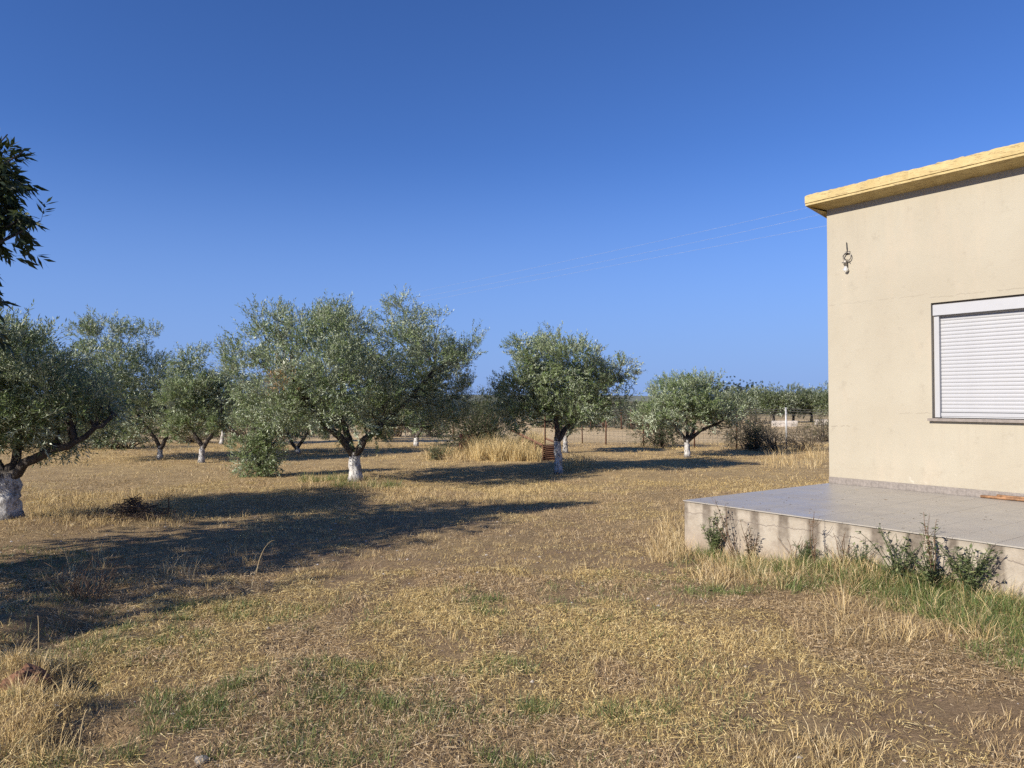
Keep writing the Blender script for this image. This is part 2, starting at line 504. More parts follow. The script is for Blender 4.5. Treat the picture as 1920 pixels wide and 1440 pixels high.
house = empty('house', (C0.x, C0.y, 0), H_ROT, 'cream plastered bungalow corner with yellow eaves and a closed white roller shutter', 'house')
HL, HD, WALL_TOP = 8.0, 6.5, 4.087
WX0, WX1, WZ0, WZ1, REC = 1.29, 2.79, 1.385, 2.735, .075
mb = MB()
def quad(mb, a, b, c, d): mb.add([a, b, c, d], [(0, 1, 2, 3)])
xe, ze = [0, WX0, WX1, HL], [-.15, WZ0, WZ1, WALL_TOP + .05]
for i in range(3):
    for j in range(3):
        if i == 1 and j == 1: continue
        quad(mb, (xe[i], 0, ze[j]), (xe[i + 1], 0, ze[j]), (xe[i + 1], 0, ze[j + 1]), (xe[i], 0, ze[j + 1]))
a, b_, c, d = (WX0, 0, WZ0), (WX1, 0, WZ0), (WX1, 0, WZ1), (WX0, 0, WZ1)
r = lambda p: (p[0], .30, p[2])
quad(mb, r(a), r(b_), b_, a); quad(mb, r(b_), r(c), c, b_); quad(mb, r(c), r(d), d, c); quad(mb, r(d), r(a), a, d)
quad(mb, r(a), r(d), r(c), r(b_))
zb, zt = ze[0], ze[3]
quad(mb, (0, HD, zb), (0, 0, zb), (0, 0, zt), (0, HD, zt)); quad(mb, (HL, 0, zb), (HL, HD, zb), (HL, HD, zt), (HL, 0, zt))
quad(mb, (HL, HD, zb), (0, HD, zb), (0, HD, zt), (HL, HD, zt))
mb.build('wall', M_PLASTER, house)

# roof slab: sloped soffit, two-step fascia, broken top edge
def roof():
    OV, OL, B0, TOP = .245, .155, 4.142, 4.288
    N_ = 420
    sx = np.linspace(-OL, HL + .2, N_)
    rag = (fbm(sx * 9, sx * 0 + 3, 31, 3) - .5) * .008 + (fbm(sx * 26, sx * 0 + 3, 37, 2) - .5) * .011 + np.where(vnoise(sx * 5, sx * 0, 77) > .80, -.007, 0)
    prof = [(.02, WALL_TOP), (-OV, B0), (-OV, B0 + .026), (-OV - .012, B0 + .030), (-OV - .012, TOP - .02), (-OV + .01, TOP), (.4, TOP + .03), (HD + .2, TOP + .03)]
    V = []
    for k, (py_, pz) in enumerate(prof):
        z = np.full(N_, pz); y = np.full(N_, py_)
        if k in (4, 5): z = z + rag * (1.0 if k == 5 else .7); y = y + (fbm(sx * 14, sx * 0 + k, 41, 2) - .5) * .022
        if k == 3: y = y + (fbm(sx * 20, sx * 0 + 9, 43, 2) - .5) * .008
        x = sx.copy()
        if k == 0: x = np.clip(x, .0, None)
        V.append(np.stack([x, y, z], 1))
    V = np.concatenate(V)
    n = N_; I = (np.arange(len(prof) - 1)[:, None] * n + np.arange(n - 1)[None, :]).ravel()
    m = MB(); m.add(V, np.stack([I, I + n, I + n + 1, I + 1], 1))
    # the eave along the left side falls a little towards the back
    def prof_left(yb, drop):
        return [(.0, yb, WALL_TOP - .02), (-OL, yb, B0 - drop), (-OL, yb, B0 + .026 - drop), (-OL, yb, TOP - .04), (-OL + .02, yb, TOP - .03), (.4, yb, TOP - .03)]
    rows = [prof_left(-OV, 0), prof_left(.30, .10), prof_left(HD + .2, .16)]
    V = np.array([p for q in rows for p in q]); n = 6
    I = (np.arange(2)[:, None] * n + np.arange(n - 1)[None, :]).ravel()
    m.add(V, np.stack([I, I + 1, I + n + 1, I + n], 1))
    return m.build('roof', M_FASCIA, house)
roof()

# window: frame, shutter box, slats, sill
G = .055
window = empty('window', (0, 0, 0)); window.parent = house
mb = MB()
mb.box(WX0 + .012, WX0 + .012 + G, REC - .03, REC + .05, WZ0 + .02, WZ1 - .148)
mb.build('guide_rail', M_ALU, window); mb = MB()
mb.box(WX1 - .012 - G, WX1 - .012, REC - .03, REC + .05, WZ0 + .02, WZ1 - .148)
mb.build('guide_rail', M_ALU, window)
mb = MB(); mb.bevel_box(WX0 + .010, WX1 - .010, REC - .055, REC + .12, WZ1 - .146, WZ1 - .022, .004)
mb.build('shutter_box', M_ALU, window)
SH0, SH1 = WX0 + .012 + G, WX1 - .012 - G
pitch = .0425
zb0 = WZ0 + .078
n_sl = int((WZ1 - .148 - zb0) / pitch)
sm = MB()                                   # one slat: a shallow bowed lath
L = SH1 - SH0
pr = [(.005, .0003), (.0, .004), (-.0015, .013), (-.002, .021), (-.0015, .030), (.0, .038), (.005, .0421)]
V = [(x, q[0], q[1]) for x in (0, L) for q in pr]
k = len(pr)
sm.add(V, [(j, j + k, j + k + 1, j + 1) for j in range(k - 1)])
slat = sm.build('slat', M_ALU, window, smooth=True)
slat.location = (SH0, REC + .02, zb0)
for j in range(1, n_sl + 1):
    o = slat.copy(); COL.objects.link(o); o.parent = window
    o.location = (SH0, REC + .02 + random.uniform(-.0008, .0008), zb0 + j * pitch)
mb = MB(); mb.bevel_box(SH0, SH1, REC + .002, REC + .034, WZ0 + .034, WZ0 + .074, .004); mb.box(SH0, SH1, REC + .01, REC + .03, WZ0 + .018, WZ0 + .034)
mb.build('bottom_rail', M_ALU, window)
mb = MB(); mb.bevel_box(WX0 - .03, WX1 + .03, -.055, REC + .12, WZ0 - .022, WZ0 + .010, .003)
mb.build('sill', M_SILL, window)
mb = MB(); mb.box(WX0 + .0015, WX0 + .0115, REC - .02, REC + .06, WZ0 + .02, WZ1 - .003); mb.box(WX0 + .0125, WX1 - .0125, REC - .04, REC + .06, WZ1 - .0215, WZ1 - .003)
mb.build('sealant', M_SEAL, window)

# skirting tiles along the wall foot
mb = MB(); mb.bevel_box(0, .328, -.012, -.001, 0, .082, .003)
first = None
for j in range(14):
    if first is None: o = first = mb.build('skirting_tile', M_SKIRT, house)
    else: o = first.copy(); COL.objects.link(o); o.parent = house
    o.location = (.0 + j * .330, 0, PATIO_Z + .001)

# ------------------------------------------------------------------ patio: plinth and tiles
patio = empty('patio', (C0.x, C0.y, 0), H_ROT, 'raised tiled patio with a stained rendered plinth in front of the cream house', 'patio')
mb = MB()
PL = 6.0
nx_, nz_ = 90, 6
gx = np.linspace(.012, PL, nx_); gzv = np.linspace(-.15, PATIO_Z - .012, nz_)
GXX, GZZ = np.meshgrid(gx, gzv)
yy = -PATIO_W + .014 + (fbm(GXX.ravel() * 5, GZZ.ravel() * 5, 51, 3) - .5) * .012
I = (np.arange(nz_ - 1)[:, None] * nx_ + np.arange(nx_ - 1)[None, :]).ravel()
mb.add(np.stack([GXX.ravel(), yy, GZZ.ravel()], 1), np.stack([I, I + 1, I + nx_ + 1, I + nx_], 1))
quad(mb, (.012, 0, -.15), (.012, -PATIO_W + .014, -.15), (.012, -PATIO_W + .014, PATIO_Z - .012), (.012, 0, PATIO_Z - .012))
quad(mb, (.012, -PATIO_W + .010, PATIO_Z - .0035), (PL, -PATIO_W + .010, PATIO_Z - .0035), (PL, -.001, PATIO_Z - .0035), (.012, -.001, PATIO_Z - .0035))
mb.build('plinth', M_CONC, patio)
TP = .302
def tile_mesh(dy):
    m = MB(); m.box(.0012, TP - .0012, .0005, dy - .0005, -.0105, 0); return m
full = cut = None
rows = int(PATIO_W / TP)
for i in range(19):
    for j in range(rows + 1):
        if j < rows:
            if full is None: o = full = tile_mesh(TP).build('tile', M_TILE, patio)
            else: o = full.copy(); COL.objects.link(o); o.parent = patio
        else:
            if cut is None: o = cut = tile_mesh(PATIO_W - rows * TP - .014).build('tile', M_TILE, patio)
            else: o = cut.copy(); COL.objects.link(o); o.parent = patio
        o.location = (i * TP, -PATIO_W + j * TP, PATIO_Z + random.uniform(-.0003, .0003))

# dry leaves and soil blown onto the tiles
n = 90
ls = rng.random(n) ** 1.3 * 4.4 + .05; lt = -PATIO_W * rng.random(n) ** .6 + .02; lt = np.clip(lt, -PATIO_W + .02, -.02)
P = np.stack([C0.x + HU.x * ls + HN.x * lt, C0.y + HU.y * ls + HN.y * lt, np.full(n, PATIO_Z + .003)], 1)
ang = rng.random(n) * 6.28
def leaf_litter():
    V, F3 = leaf_mesh(P, np.stack([np.cos(ang), np.sin(ang), .08 * rng.random(n)], 1), norm(np.stack([.3 * rng.normal(size=n), .3 * rng.normal(size=n), np.ones(n)], 1)), .02 + .03 * rng.random(n), .006 + .006 * rng.random(n))
    C = np.repeat(np.array([(.22, .15, .08), (.32, .25, .15), (.15, .10, .06)])[rng.integers(0, 3, n)], 4, 0)
    tag(mesh_np('leaf_litter', V, None, F3, C, [M_STRAW]), 'tiny dry leaves and straws blown onto the patio tiles', 'leaves', kind='stuff')
# wooden sticks lying along the skirting
M_STICK = m_simple('peeled_stick', (.36, .19, .09), .7, var=.55, scale=14)
P0 = at_z(1843, 932.5, PATIO_Z)
s0, t0 = house_local(P0.x, P0.y)
stick_labels = ['brown stick with a grey cut end lying nearest the patio edge', 'thin curved brown stick lying against the grey skirting', 'short pale brown stick on top of the sticks by the skirting', 'reddish brown straight stick in the middle of the sticks on the patio']
for k, (ds, dt, ln, rr, dz) in enumerate([(0, .0, 1.5, .016, 0), (.22, .075, 1.2, .011, .012), (.16, .04, .9, .012, .026), (.12, .035, 1.35, .014, 0)]):
    pts = []
    for q in np.linspace(0, 1, 9):
        s = s0 + ds + q * ln; t = t0 + dt + .02 * math.sin(q * 4 + k * 2) - .05 * q * (k == 0)
        t = min(t, -.03)
        p = Vector((C0.x, C0.y, 0)) + HU * s + HN * t
        pts.append((p.x, p.y, PATIO_Z + rr + dz + .004 * math.sin(q * 9 + k) ** 2))
    m = MB(); m.tube(pts, [rr * (1 - .35 * q) for q in np.linspace(0, 1, 9)], 7, .12)
    tag(m.build('stick', M_STICK, None, True), stick_labels[k], 'stick', 'sticks lying by the wall')

# broken wall lamp: bracket ring, socket, bulb, cable stub
M_METAL = m_simple('tarnished_metal', (.34, .31, .26), .45, .7, var=.5, scale=40)
M_CABLE = m_simple('dark_cable', (.03, .03, .03), .6)
mg, nt, b = new_mat('lamp_glass'); b.inputs['Base Color'].default_value = (.86, .86, .82, 1); b.inputs['Roughness'].default_value = .12; b.inputs['Transmission Weight'].default_value = .55
LP = Vector((C0.x, C0.y, 0)) + HU * .268 + HN * -.0
lamp = empty('wall_lamp', (LP.x, LP.y, 3.385), H_ROT, 'broken outdoor wall lamp with a bare hanging bulb on the cream wall', 'lamp')
m = MB(); a = np.linspace(0, 2 * PI * .93, 22)
m.tube(np.stack([.052 * np.cos(a + 1.2) + .02, np.full_like(a, -.03), .055 * np.sin(a + 1.2) + .045], 1), .006, 6)
m.tube([(.02, 0, .10), (.02, -.03, .10)], .008, 6); m.box(-.01, .05, -.006, 0, .075, .12)
m.build('bracket', M_METAL, lamp, True)
m = MB(); m.tube([(0, -.035, .02), (0, -.036, -.01), (.004, -.036, -.07)], [.012, .02, .019], 10); m.tube([(-.045, -.03, -.02), (.0, -.035, -.028)], .008, 6); m.tube([(.03, -.032, .01), (.05, -.03, -.03)], .005, 5)
m.build('socket', M_METAL, lamp, True)
m = MB()
zz = np.linspace(0, 1, 9); m.tube(np.stack([.004 + 0 * zz, -.036 + 0 * zz, -.07 - .085 * zz], 1), [.014, .016, .020, .025, .029, .030, .027, .018, .004], 12)
m.build('bulb', mg, lamp, True)
m = MB(); m.tube([(.01, -.004, .11), (.012, -.02, .16), (.006, -.015, .235)], .005, 5); m.tube([(.0, -.02, .09), (-.03, -.04, .06), (-.01, -.04, .02)], .004, 5)
m.build('cable', M_CABLE, lamp, True)

# ------------------------------------------------------------------ foliage
def norm(v): return v / (np.linalg.norm(v, axis=-1, keepdims=True) + 1e-9)

def rand_dirs(n):
    v = rng.normal(size=(n, 3)); return norm(v)

def leaf_mesh(P, D, Nn, ln, wd, fold=.15, bend=0.0):
    """rhombic leaves: base P, axis D, upper-side normal Nn"""
    n = len(P)
    D = norm(D); S = norm(np.cross(D, Nn)); Nn = np.cross(S, D)
    ln = np.broadcast_to(ln, (n,))[:, None]; wd = np.broadcast_to(wd, (n,))[:, None]
    a = P; t = P + D * ln - Nn * ln * bend
    mid = P + D * ln * .45 + Nn * wd * fold
    l = mid - S * wd * .5 - Nn * wd * fold * 2; r_ = mid + S * wd * .5 - Nn * wd * fold * 2
    V = np.stack([a, r_, t, l], 1).reshape(-1, 3)
    b = np.arange(n) * 4
    F3 = np.concatenate([np.stack([b, b + 1, b + 2], 1), np.stack([b, b + 2, b + 3], 1)])
    return V, F3

def sprays(lobes, n, up=.5, shell=.35, noise_amp=.35, seed=1):
    """positions and outward directions of leafy twigs inside a set of ellipsoid lobes"""
    L = np.array([q[:6] for q in lobes], float)
    w = (L[:, 3] * L[:, 4] * L[:, 5]) ** (2 / 3); w /= w.sum()
    idx = rng.choice(len(L), n, p=w)
    d = rand_dirs(n)
    rr = rng.random(n) ** shell
    lump = 1 + noise_amp * (vnoise(d[:, 0] * 2.6 + idx * 7.3 + 50, d[:, 2] * 2.6 + d[:, 1] * 2.2 + 50, seed) - .5) * 2
    P = L[idx, :3] + d * (L[idx, 3:6] * (rr * lump)[:, None])
    out = norm(d + np.array([0, 0, up]) + .55 * rand_dirs(n))
    return P, out, idx, d

def foliage(lobes, n, leaves, twig, ln, wd, cols, up=.5, droop=0.0, spread=.9, shell=.35, zmin=.25, seed=1, dead=None, clump=0, clump_r=1.0):
    if clump:
        m_ = max(6, int(n / clump))
        P, A, idx, dd = sprays(lobes, m_, up, shell, seed=seed)
        rep_ = rng.integers(0, m_, n)
        size = (.10 + .12 * rng.random(m_))[rep_] * clump_r
        j = rand_dirs(n) * (rng.random(n) ** .5 * size)[:, None]; j[:, 2] *= .8
        P = P[rep_] + j; A = norm(A[rep_] + j / (size[:, None] + 1e-6) * .7 + .35 * rand_dirs(n)); idx = idx[rep_]; dd = dd[rep_]
    else:
        P, A, idx, dd = sprays(lobes, n, up, shell, seed=seed)
    keep = P[:, 2] > zmin
    P, A, idx, dd = P[keep], A[keep], idx[keep], dd[keep]
    n = len(P)
    tl = twig * (.6 + .8 * rng.random(n))
    k = leaves
    t = (np.arange(k) + .5) / k
    T = np.tile(t, (n, 1)) + rng.normal(size=(n, k)) * .04
    side = norm(np.cross(A, rand_dirs(n)))
    side2 = np.cross(A, side)
    ang = np.arange(k)[None, :] * 2.4 + rng.random((n, 1)) * 6.3
    R = side[:, None, :] * np.cos(ang)[..., None] + side2[:, None, :] * np.sin(ang)[..., None]
    base = P[:, None, :] + A[:, None, :] * (T * tl[:, None])[..., None]
    base[..., 2] -= droop * (T * tl[:, None]) ** 2
    D = A[:, None, :] * (.75 + .5 * T[..., None]) + R * spread + .25 * rng.normal(size=(n, k, 3))
    D[..., 2] -= droop * .6
    Nn = A[:, None, :] * .9 - R * .35 + np.array([0, 0, .55]) + .45 * rng.normal(size=(n, k, 3))
    base = base.reshape(-1, 3); D = D.reshape(-1, 3); Nn = Nn.reshape(-1, 3)
    m = len(base)
    V, F3 = leaf_mesh(base, D, norm(Nn), ln * (.7 + .6 * rng.random(m)), wd * (.75 + .5 * rng.random(m)), bend=.12)
    c = np.asarray(cols, float)
    u = rng.random((n, 1)) * .75 + rng.random((n, k)) * .25            # each twig has its own tone
    u = u.reshape(-1) * (len(c) - 1)
    i0 = np.clip(u.astype(int), 0, len(c) - 2); f = (u - i0)[:, None]
    leafcol = c[i0] * (1 - f) + c[i0 + 1] * f
    leafcol *= (.8 + .4 * rng.random(m))[:, None]
    if dead is not None:
        dm = np.isin(np.repeat(idx, k), dead)
        leafcol[dm] = np.array([.30, .18, .075]) * (.6 + .8 * rng.random(dm.sum()))[:, None]
    CC = np.repeat(leafcol, 4, 0)
    # the twigs themselves
    tv, tf = leaf_mesh(P - A * (tl * .3)[:, None], A, norm(rand_dirs(n)), tl * 1.25, np.full(n, .007))
    CC = np.concatenate([CC, np.tile([[.09, .075, .055]], (len(tv), 1))])
    return np.concatenate([V, tv]), np.concatenate([F3, tf + len(V)]), CC

OLIVE_COLS = [(.068, .104, .030), (.118, .165, .054), (.172, .22, .086), (.29, .33, .18)]

def px_lobes(L, d, base):
    """lobes given as the photo shows them (pixel centre, pixel radius, metres behind the trunk) -> local metres"""
    out = []
    for q in L:
        px, py, rp = q[:3]; dy = q[3] if len(q) > 3 else 0; fl = q[4] if len(q) > 4 else 1
        p = at_d(px, py, d + dy); rad = rp * (d + dy) / F_PX
        out.append((p.x - base.x, p.y - base.y, p.z - base.z, rad, rad * 1.05, rad * fl))
    return out

def curve(pts, n=10, wob=.03):
    P = np.asarray(pts, float); t = np.linspace(0, 1, len(P)); q = np.linspace(0, 1, n)
    out = np.stack([np.interp(q, t, P[:, i]) for i in range(3)], 1)
    for _ in range(2): out[1:-1] = (out[:-2] + 2 * out[1:-1] + out[2:]) / 4
    out[1:-1] += rng.normal(size=(n - 2, 3)) * wob
    return out

N_TREE = [0]
def olive_tree(label, bx, by, trunk_top, tr, limbs, lobes, n_spray, leaf=(.062, .017), lime=.98, name='olive_tree', group='olive trees of the grove', dead=None, fork_r=None, cat='tree', depth_fill=True, up=.55, cols=None, leaves=13, limb_r=1.0):
    N_TREE[0] += 1
    b = at_z(bx, by); b.z = gz(b.x, b.y) - .02
    d = b.y
    root = empty(name, b, 0, label, cat, group)
    def loc(px, py, dy=0):
        p = at_d(px, py, d + dy); return np.array([p.x - b.x, p.y - b.y, p.z - b.z])
    fork = loc(*trunk_top)
    # trunk with a flared foot
    m = MB(); q = np.linspace(0, 1, 12)
    path = np.outer(1 - q, np.array([0, 0, -.06])) + np.outer(q, fork); path[1:-1, :2] += rng.normal(size=(10, 2)) * tr * .06
    rad = tr * (1 - .22 * q) * (1 + .45 * np.exp(-q * 7)) * (1 + .03 * rng.normal(size=12))
    rad[-1] *= 1.1
    m.tube(path, rad, 14, .045)
    trunk = m.build('trunk', m_bark('bark_limed', lime * fork[2]), root, True)
    LB = px_lobes(lobes, d, b)
    mbr = MB()
    ends = []
    for lim in limbs:
        pts = [fork - np.array([0, 0, .08])] + [loc(*q_) for q_ in lim]
        path = curve(pts, 12, tr * .10)
        r0 = tr * limb_r * (.66 if len(limbs) > 2 else .76)
        mbr.tube(path, r0 * (1 - .72 * np.linspace(0, 1, 12)), 9, .10)
        ends.append(path)
    # secondary branches reach from the limbs into every lobe
    allp = np.concatenate([e[4:] for e in ends])
    for (cx, cy, cz, rx, ry, rz) in LB:
        c = np.array([cx, cy, cz])
        below = allp[allp[:, 2] < cz + .1 * rz]
        src = below if len(below) else allp
        for _ in range(2):
            st = src[np.argmin(np.linalg.norm(src - c, axis=1) + rng.random(len(src)) * .4)]
            tip = c + rand_dirs(1)[0] * np.array([rx, ry, rz]) * .65 + np.array([0, 0, rz * .25])
            path = curve([st, st * .5 + tip * .5 + np.array([0, 0, -.08]), tip], 7, .02)
            mbr.tube(path, np.linspace(tr * .17, .004, 7), 5)
    mbr.build('branches', M_BARK, root, True)
    # give the crown its depth: part of the lobes also stand in front of and behind the trunk
    if depth_fill:
        W = max(abs(q[0]) + q[3] for q in LB)
        extra = []
        for (cx, cy, cz, rx, ry, rz) in LB:
            room = math.sqrt(max(0, W * W - cx * cx)) * .62
            if room > rx * .8:
                for s in (-1, 1):
                    extra.append((cx * .9, cy + s * room * (.55 + .3 * random.random()), cz + .12 * rz, rx * .85, ry * .85, rz * .82))
        allL = LB + extra
    else: allL = LB
    n_spray = int(n_spray * 1.8)
    V, F3, CC = foliage(allL, n_spray, leaves, .20, leaf[0], leaf[1], cols or OLIVE_COLS, up=up, seed=N_TREE[0] + 3, shell=.5, dead=dead, clump=11, clump_r=1.0 + d * .02, zmin=(fork[2] * 1.05 + .06) if lime > 0 else .04)
    cr = mesh_np('crown', V, None, F3, CC, [M_OLIVE], False, root)
    return root

# the big one in the middle
olive_tree('largest olive tree, wide silvery crown and whitewashed trunk in the middle of the grove', 668, 908, (664, 846), .128,
           [[(640, 820, -.1), (600, 790, -.3), (572, 745, -.2), (545, 700, -.1)], [(650, 815, .3), (640, 770, .5), (640, 700, .5)], [(690, 815, -.1), (722, 790, .3), (775, 745, .9), (815, 690, 1.2)]],
           [(500, 640, 62), (470, 700, 62), (440, 660, 24), (590, 640, 62), (650, 645, 66), (600, 725, 78), (690, 725, 68), (640, 775, 44), (772, 640, 54, 1.3), (822, 668, 56, 1.4),
            (868, 690, 38, 1.3), (888, 642, 18, 1.2), (805, 730, 60, 1.3), (852, 752, 42, 1.4), (845, 785, 28, 1.4), (800, 782, 32, 1.2), (873, 735, 32, 1.3), (530, 750, 60), (480, 755, 42), (700, 790, 38), (575, 785, 40), (520, 598, 24), (558, 600, 30), (634, 600, 30), (768, 590, 28, 1.2),
            (815, 602, 24, 1.3), (670, 625, 26), (535, 700, 26, -1.0), (600, 612, 34), (690, 680, 40), (545, 728, 22, -1.5), (537, 692, 20, -1.5), (735, 765, 36, -.2), (760, 720, 44, .3), (640, 690, 56, -.6), (720, 720, 44, 0)],
           4900, dead=[27, 30, 31])
olive_tree('near olive tree at the left edge with thick white trunk and long low branch', 7, 985, (14, 884), .185,
           [[(60, 862, -.1), (120, 838, -.2), (168, 815, -.2), (205, 785, -.1)], [(36, 845, .2), (38, 780, .3), (50, 700, .3)], [(-20, 850, 0), (-70, 800, 0), (-90, 740, 0)]],
           [(15, 665, 58), (72, 690, 48), (18, 740, 70), (105, 745, 58), (60, 800, 48), (-70, 690, 80), (-90, 780, 80), (165, 768, 40), (130, 800, 30), (34, 622, 26), (-20, 630, 36), (-150, 730, 80), (0, 800, 60), (140, 720, 34), (200, 745, 30)],
           3300, leaf=(.062, .016), lime=.97, limb_r=.58)
olive_tree('tall full olive tree behind the long low branch of the near one', 299, 862, (301, 836), .078,
           [[(315, 818, 0), (325, 790, 0), (290, 730, 0)], [(285, 812, 0), (250, 770, 0), (220, 700, 0)]],
           [(212, 650, 44), (240, 700, 62), (178, 672, 38), (285, 715, 48), (220, 765, 62), (155, 730, 44), (295, 775, 40), (250, 812, 30), (178, 632, 18), (238, 622, 22), (215, 612, 16), (170, 790, 40), (200, 820, 26)],
           2300, leaf=(.075, .021), lime=.98)
olive_tree('slim olive tree with a double topped crown just left of the big tree', 377, 868, (380, 836), .082,
           [[(365, 815, 0), (345, 790, 0), (345, 720, 0)], [(392, 822, 0), (415, 800, 0), (415, 750, 0)]],
           [(352, 682, 24), (380, 735, 42), (345, 745, 40), (412, 745, 32), (390, 785, 38), (338, 795, 34), (425, 785, 26), (366, 672, 14), (395, 712, 20)],
           1300, leaf=(.075, .021), lime=.95)
olive_tree('far olive tree with a thin leaning white trunk beside the slim one', 414, 833, (420, 804), .075,
           [[(428, 790, 0), (440, 750, 0)], [(412, 790, 0), (400, 770, 0)]],
           [(430, 770, 34), (455, 740, 36), (440, 705, 22), (400, 780, 24), (475, 770, 30)], 700, leaf=(.10, .03), lime=1.2)
olive_tree('small olive tree with a forked trunk seen under the big crown', 560, 851, (557, 836), .080,
           [[(542, 826, 0), (538, 800, 0), (520, 775, 0)], [(574, 818, 0), (582, 795, 0), (610, 770, 0)]],
           [(560, 775, 38), (520, 785, 30), (605, 785, 34), (575, 750, 36), (640, 800, 24), (625, 765, 30)], 900, leaf=(.085, .025), lime=.9)
olive_tree('far olive tree whose white foot shows through the fork of the big trunk', 688, 829, (690, 812), .085,
           [[(680, 795, 0), (670, 770, 0)], [(705, 795, 0), (715, 770, 0)]], [(690, 775, 34), (720, 785, 26), (660, 780, 26), (700, 745, 30)], 600, leaf=(.10, .03), lime=1.2)
olive_tree('olive tree with a bent bare limb and white trunk right of the big trunk', 780, 837, (781, 816), .095,
           [[(768, 806, 0), (752, 796, 0), (742, 775, 0)], [(790, 805, 0), (800, 785, 0)]], [(795, 785, 28), (765, 770, 28), (825, 775, 28), (800, 750, 34), (785, 800, 16)], 700, leaf=(.095, .028), lime=1.1)
olive_tree('round crowned olive tree with a white trunk beside the rusty frame', 1047, 886, (1045, 820), .092,
           [[(1046, 795, 0), (1030, 750, 0), (1005, 700, 0)], [(1062, 805, .1), (1085, 770, .2), (1115, 735, .3), (1140, 710, .3)]],
           [(1000, 692, 50), (960, 732, 44), (1060, 690, 50), (1045, 752, 60), (990, 770, 44), (1112, 705, 42), (1138, 732, 36), (1160, 702, 24), (1105, 768, 42), (938, 755, 30), (972, 655, 18), (1040, 655, 22), (1092, 662, 18), (1010, 650, 18), (1075, 790, 24), (950, 790, 22), (1165, 750, 18)],
           2500, leaf=(.068, .019), lime=.98)
olive_tree('olive tree with a Y shaped white trunk right behind the round crowned one', 1060, 848, (1060, 815), .085,
           [[(1054, 808, 0), (1045, 790, 0)], [(1075, 798, 0), (1095, 775, 0)]], [(1095, 775, 26), (1060, 765, 30), (1120, 770, 24), (1040, 770, 26)], 700, leaf=(.085, .026), lime=1.0)
olive_tree('small flat topped olive tree on open ground near the wire fence', 1289, 857, (1288, 824), .09,
           [[(1272, 806, 0), (1262, 792, 0), (1245, 760, 0)], [(1288, 805, .1), (1285, 770, .1)], [(1300, 806, 0), (1304, 790, 0), (1315, 760, 0)], [(1310, 808, 0), (1335, 800, 0), (1352, 792, 0), (1366, 775, 0)]],
           [(1285, 735, 26), (1250, 745, 30), (1318, 745, 32), (1331, 722, 15), (1228, 768, 28), (1280, 772, 38), (1320, 775, 32), (1213, 785, 20), (1368, 772, 24), (1350, 785, 18), (1244, 722, 12), (1300, 717, 13), (1262, 722, 12), (1385, 795, 14)],
           1500, leaf=(.075, .022), lime=.98)
olive_tree('bushy olive sapling without a bare trunk left of the big trunk', 487, 893, (488, 875), .035,
           [[(480, 855, 0), (475, 820, 0)], [(498, 855, 0), (500, 800, 0)], [(488, 840, 0), (490, 790, 0)]],
           [(485, 815, 34), (472, 845, 30), (505, 838, 30), (514, 795, 28), (490, 868, 26), (468, 800, 24), (492, 780, 24), (464, 870, 18), (514, 866, 17), (490, 884, 16)], 620, leaf=(.062, .018), lime=-1, name='olive_sapling', group='', depth_fill=False)

# the fruit tree whose branch ends hang into the picture at the left
def peach():
    bx, by = -6.6, 6.0
    b = Vector((bx, by, gz(bx, by)))
    root = empty('peach_tree', b, 0, 'dark leafy fruit tree hanging into view from the left edge', 'tree')
    m = MB(); q = np.linspace(0, 1, 9)
    m.tube(np.stack([.1 * q, 0 * q, 1.1 * q - .06], 1), .13 * (1 - .3 * q), 12, .06); m.build('trunk', M_BARK, root, True)
    lob_px = [(-8, 309, 34), (8, 284, 16), (-6, 369, 38), (-14, 414, 30), (22, 404, 20), (12, 329, 20), (50, 404, 9), (30, 434, 12), (-8, 449, 12), (76, 414, 5), (44, 284, 4), (14, 252, 4), (-70, 354, 55), (-75, 424, 40)]
    L = px_lobes(lob_px, 7.2, b)
    L2 = [(cx - bx, cy - by, cz, r_, r_, r_ * .8) for cx, cy, cz, r_ in [(-5.9, 7.0, 3.0, 1.1), (-5.9, 7.1, 3.3, .7), (-6.6, 7.2, 3.0, 1.0), (-6.0, 6.4, 2.6, .9), (-5.5, 6.9, 2.5, .5), (-7.0, 5.2, 3.0, 1.15), (-7.6, 4.3, 2.9, 1.2), (-7.2, 3.4, 2.5, .95), (-6.5, 4.9, 2.5, .8), (-8.0, 5.5, 3.0, 1.1), (-7.0, 2.6, 2.3, .75), (-6.0, 5.9, 3.3, .7)]]
    br = MB()
    for (cx, cy, cz, rx, ry, rz) in L + L2:
        st = np.array([.08, 0, .95 + .1 * random.random()]); c = np.array([cx, cy, cz])
        br.tube(curve([st, st * .45 + c * .55 + np.array([0, 0, .25]), c], 9, .02), np.linspace(.045, .006, 9), 6)
    br.build('branches', M_BARK, root, True)
    PC = [(.026, .040, .014), (.038, .056, .018), (.055, .076, .024), (.08, .09, .03)]
    V, F3, CC = foliage(L, 330, 12, .18, .105, .032, PC, up=.1, droop=.9, spread=.6, shell=.6, seed=91)
    V2, F2, C2 = foliage(L2, 1900, 11, .24, .125, .042, PC, up=.1, droop=.9, spread=.6, shell=.5, seed=92)
    mesh_np('crown', np.concatenate([V, V2]), None, np.concatenate([F3, F2 + len(V)]), np.concatenate([CC, C2]), [M_PEACH], False, root)
peach()

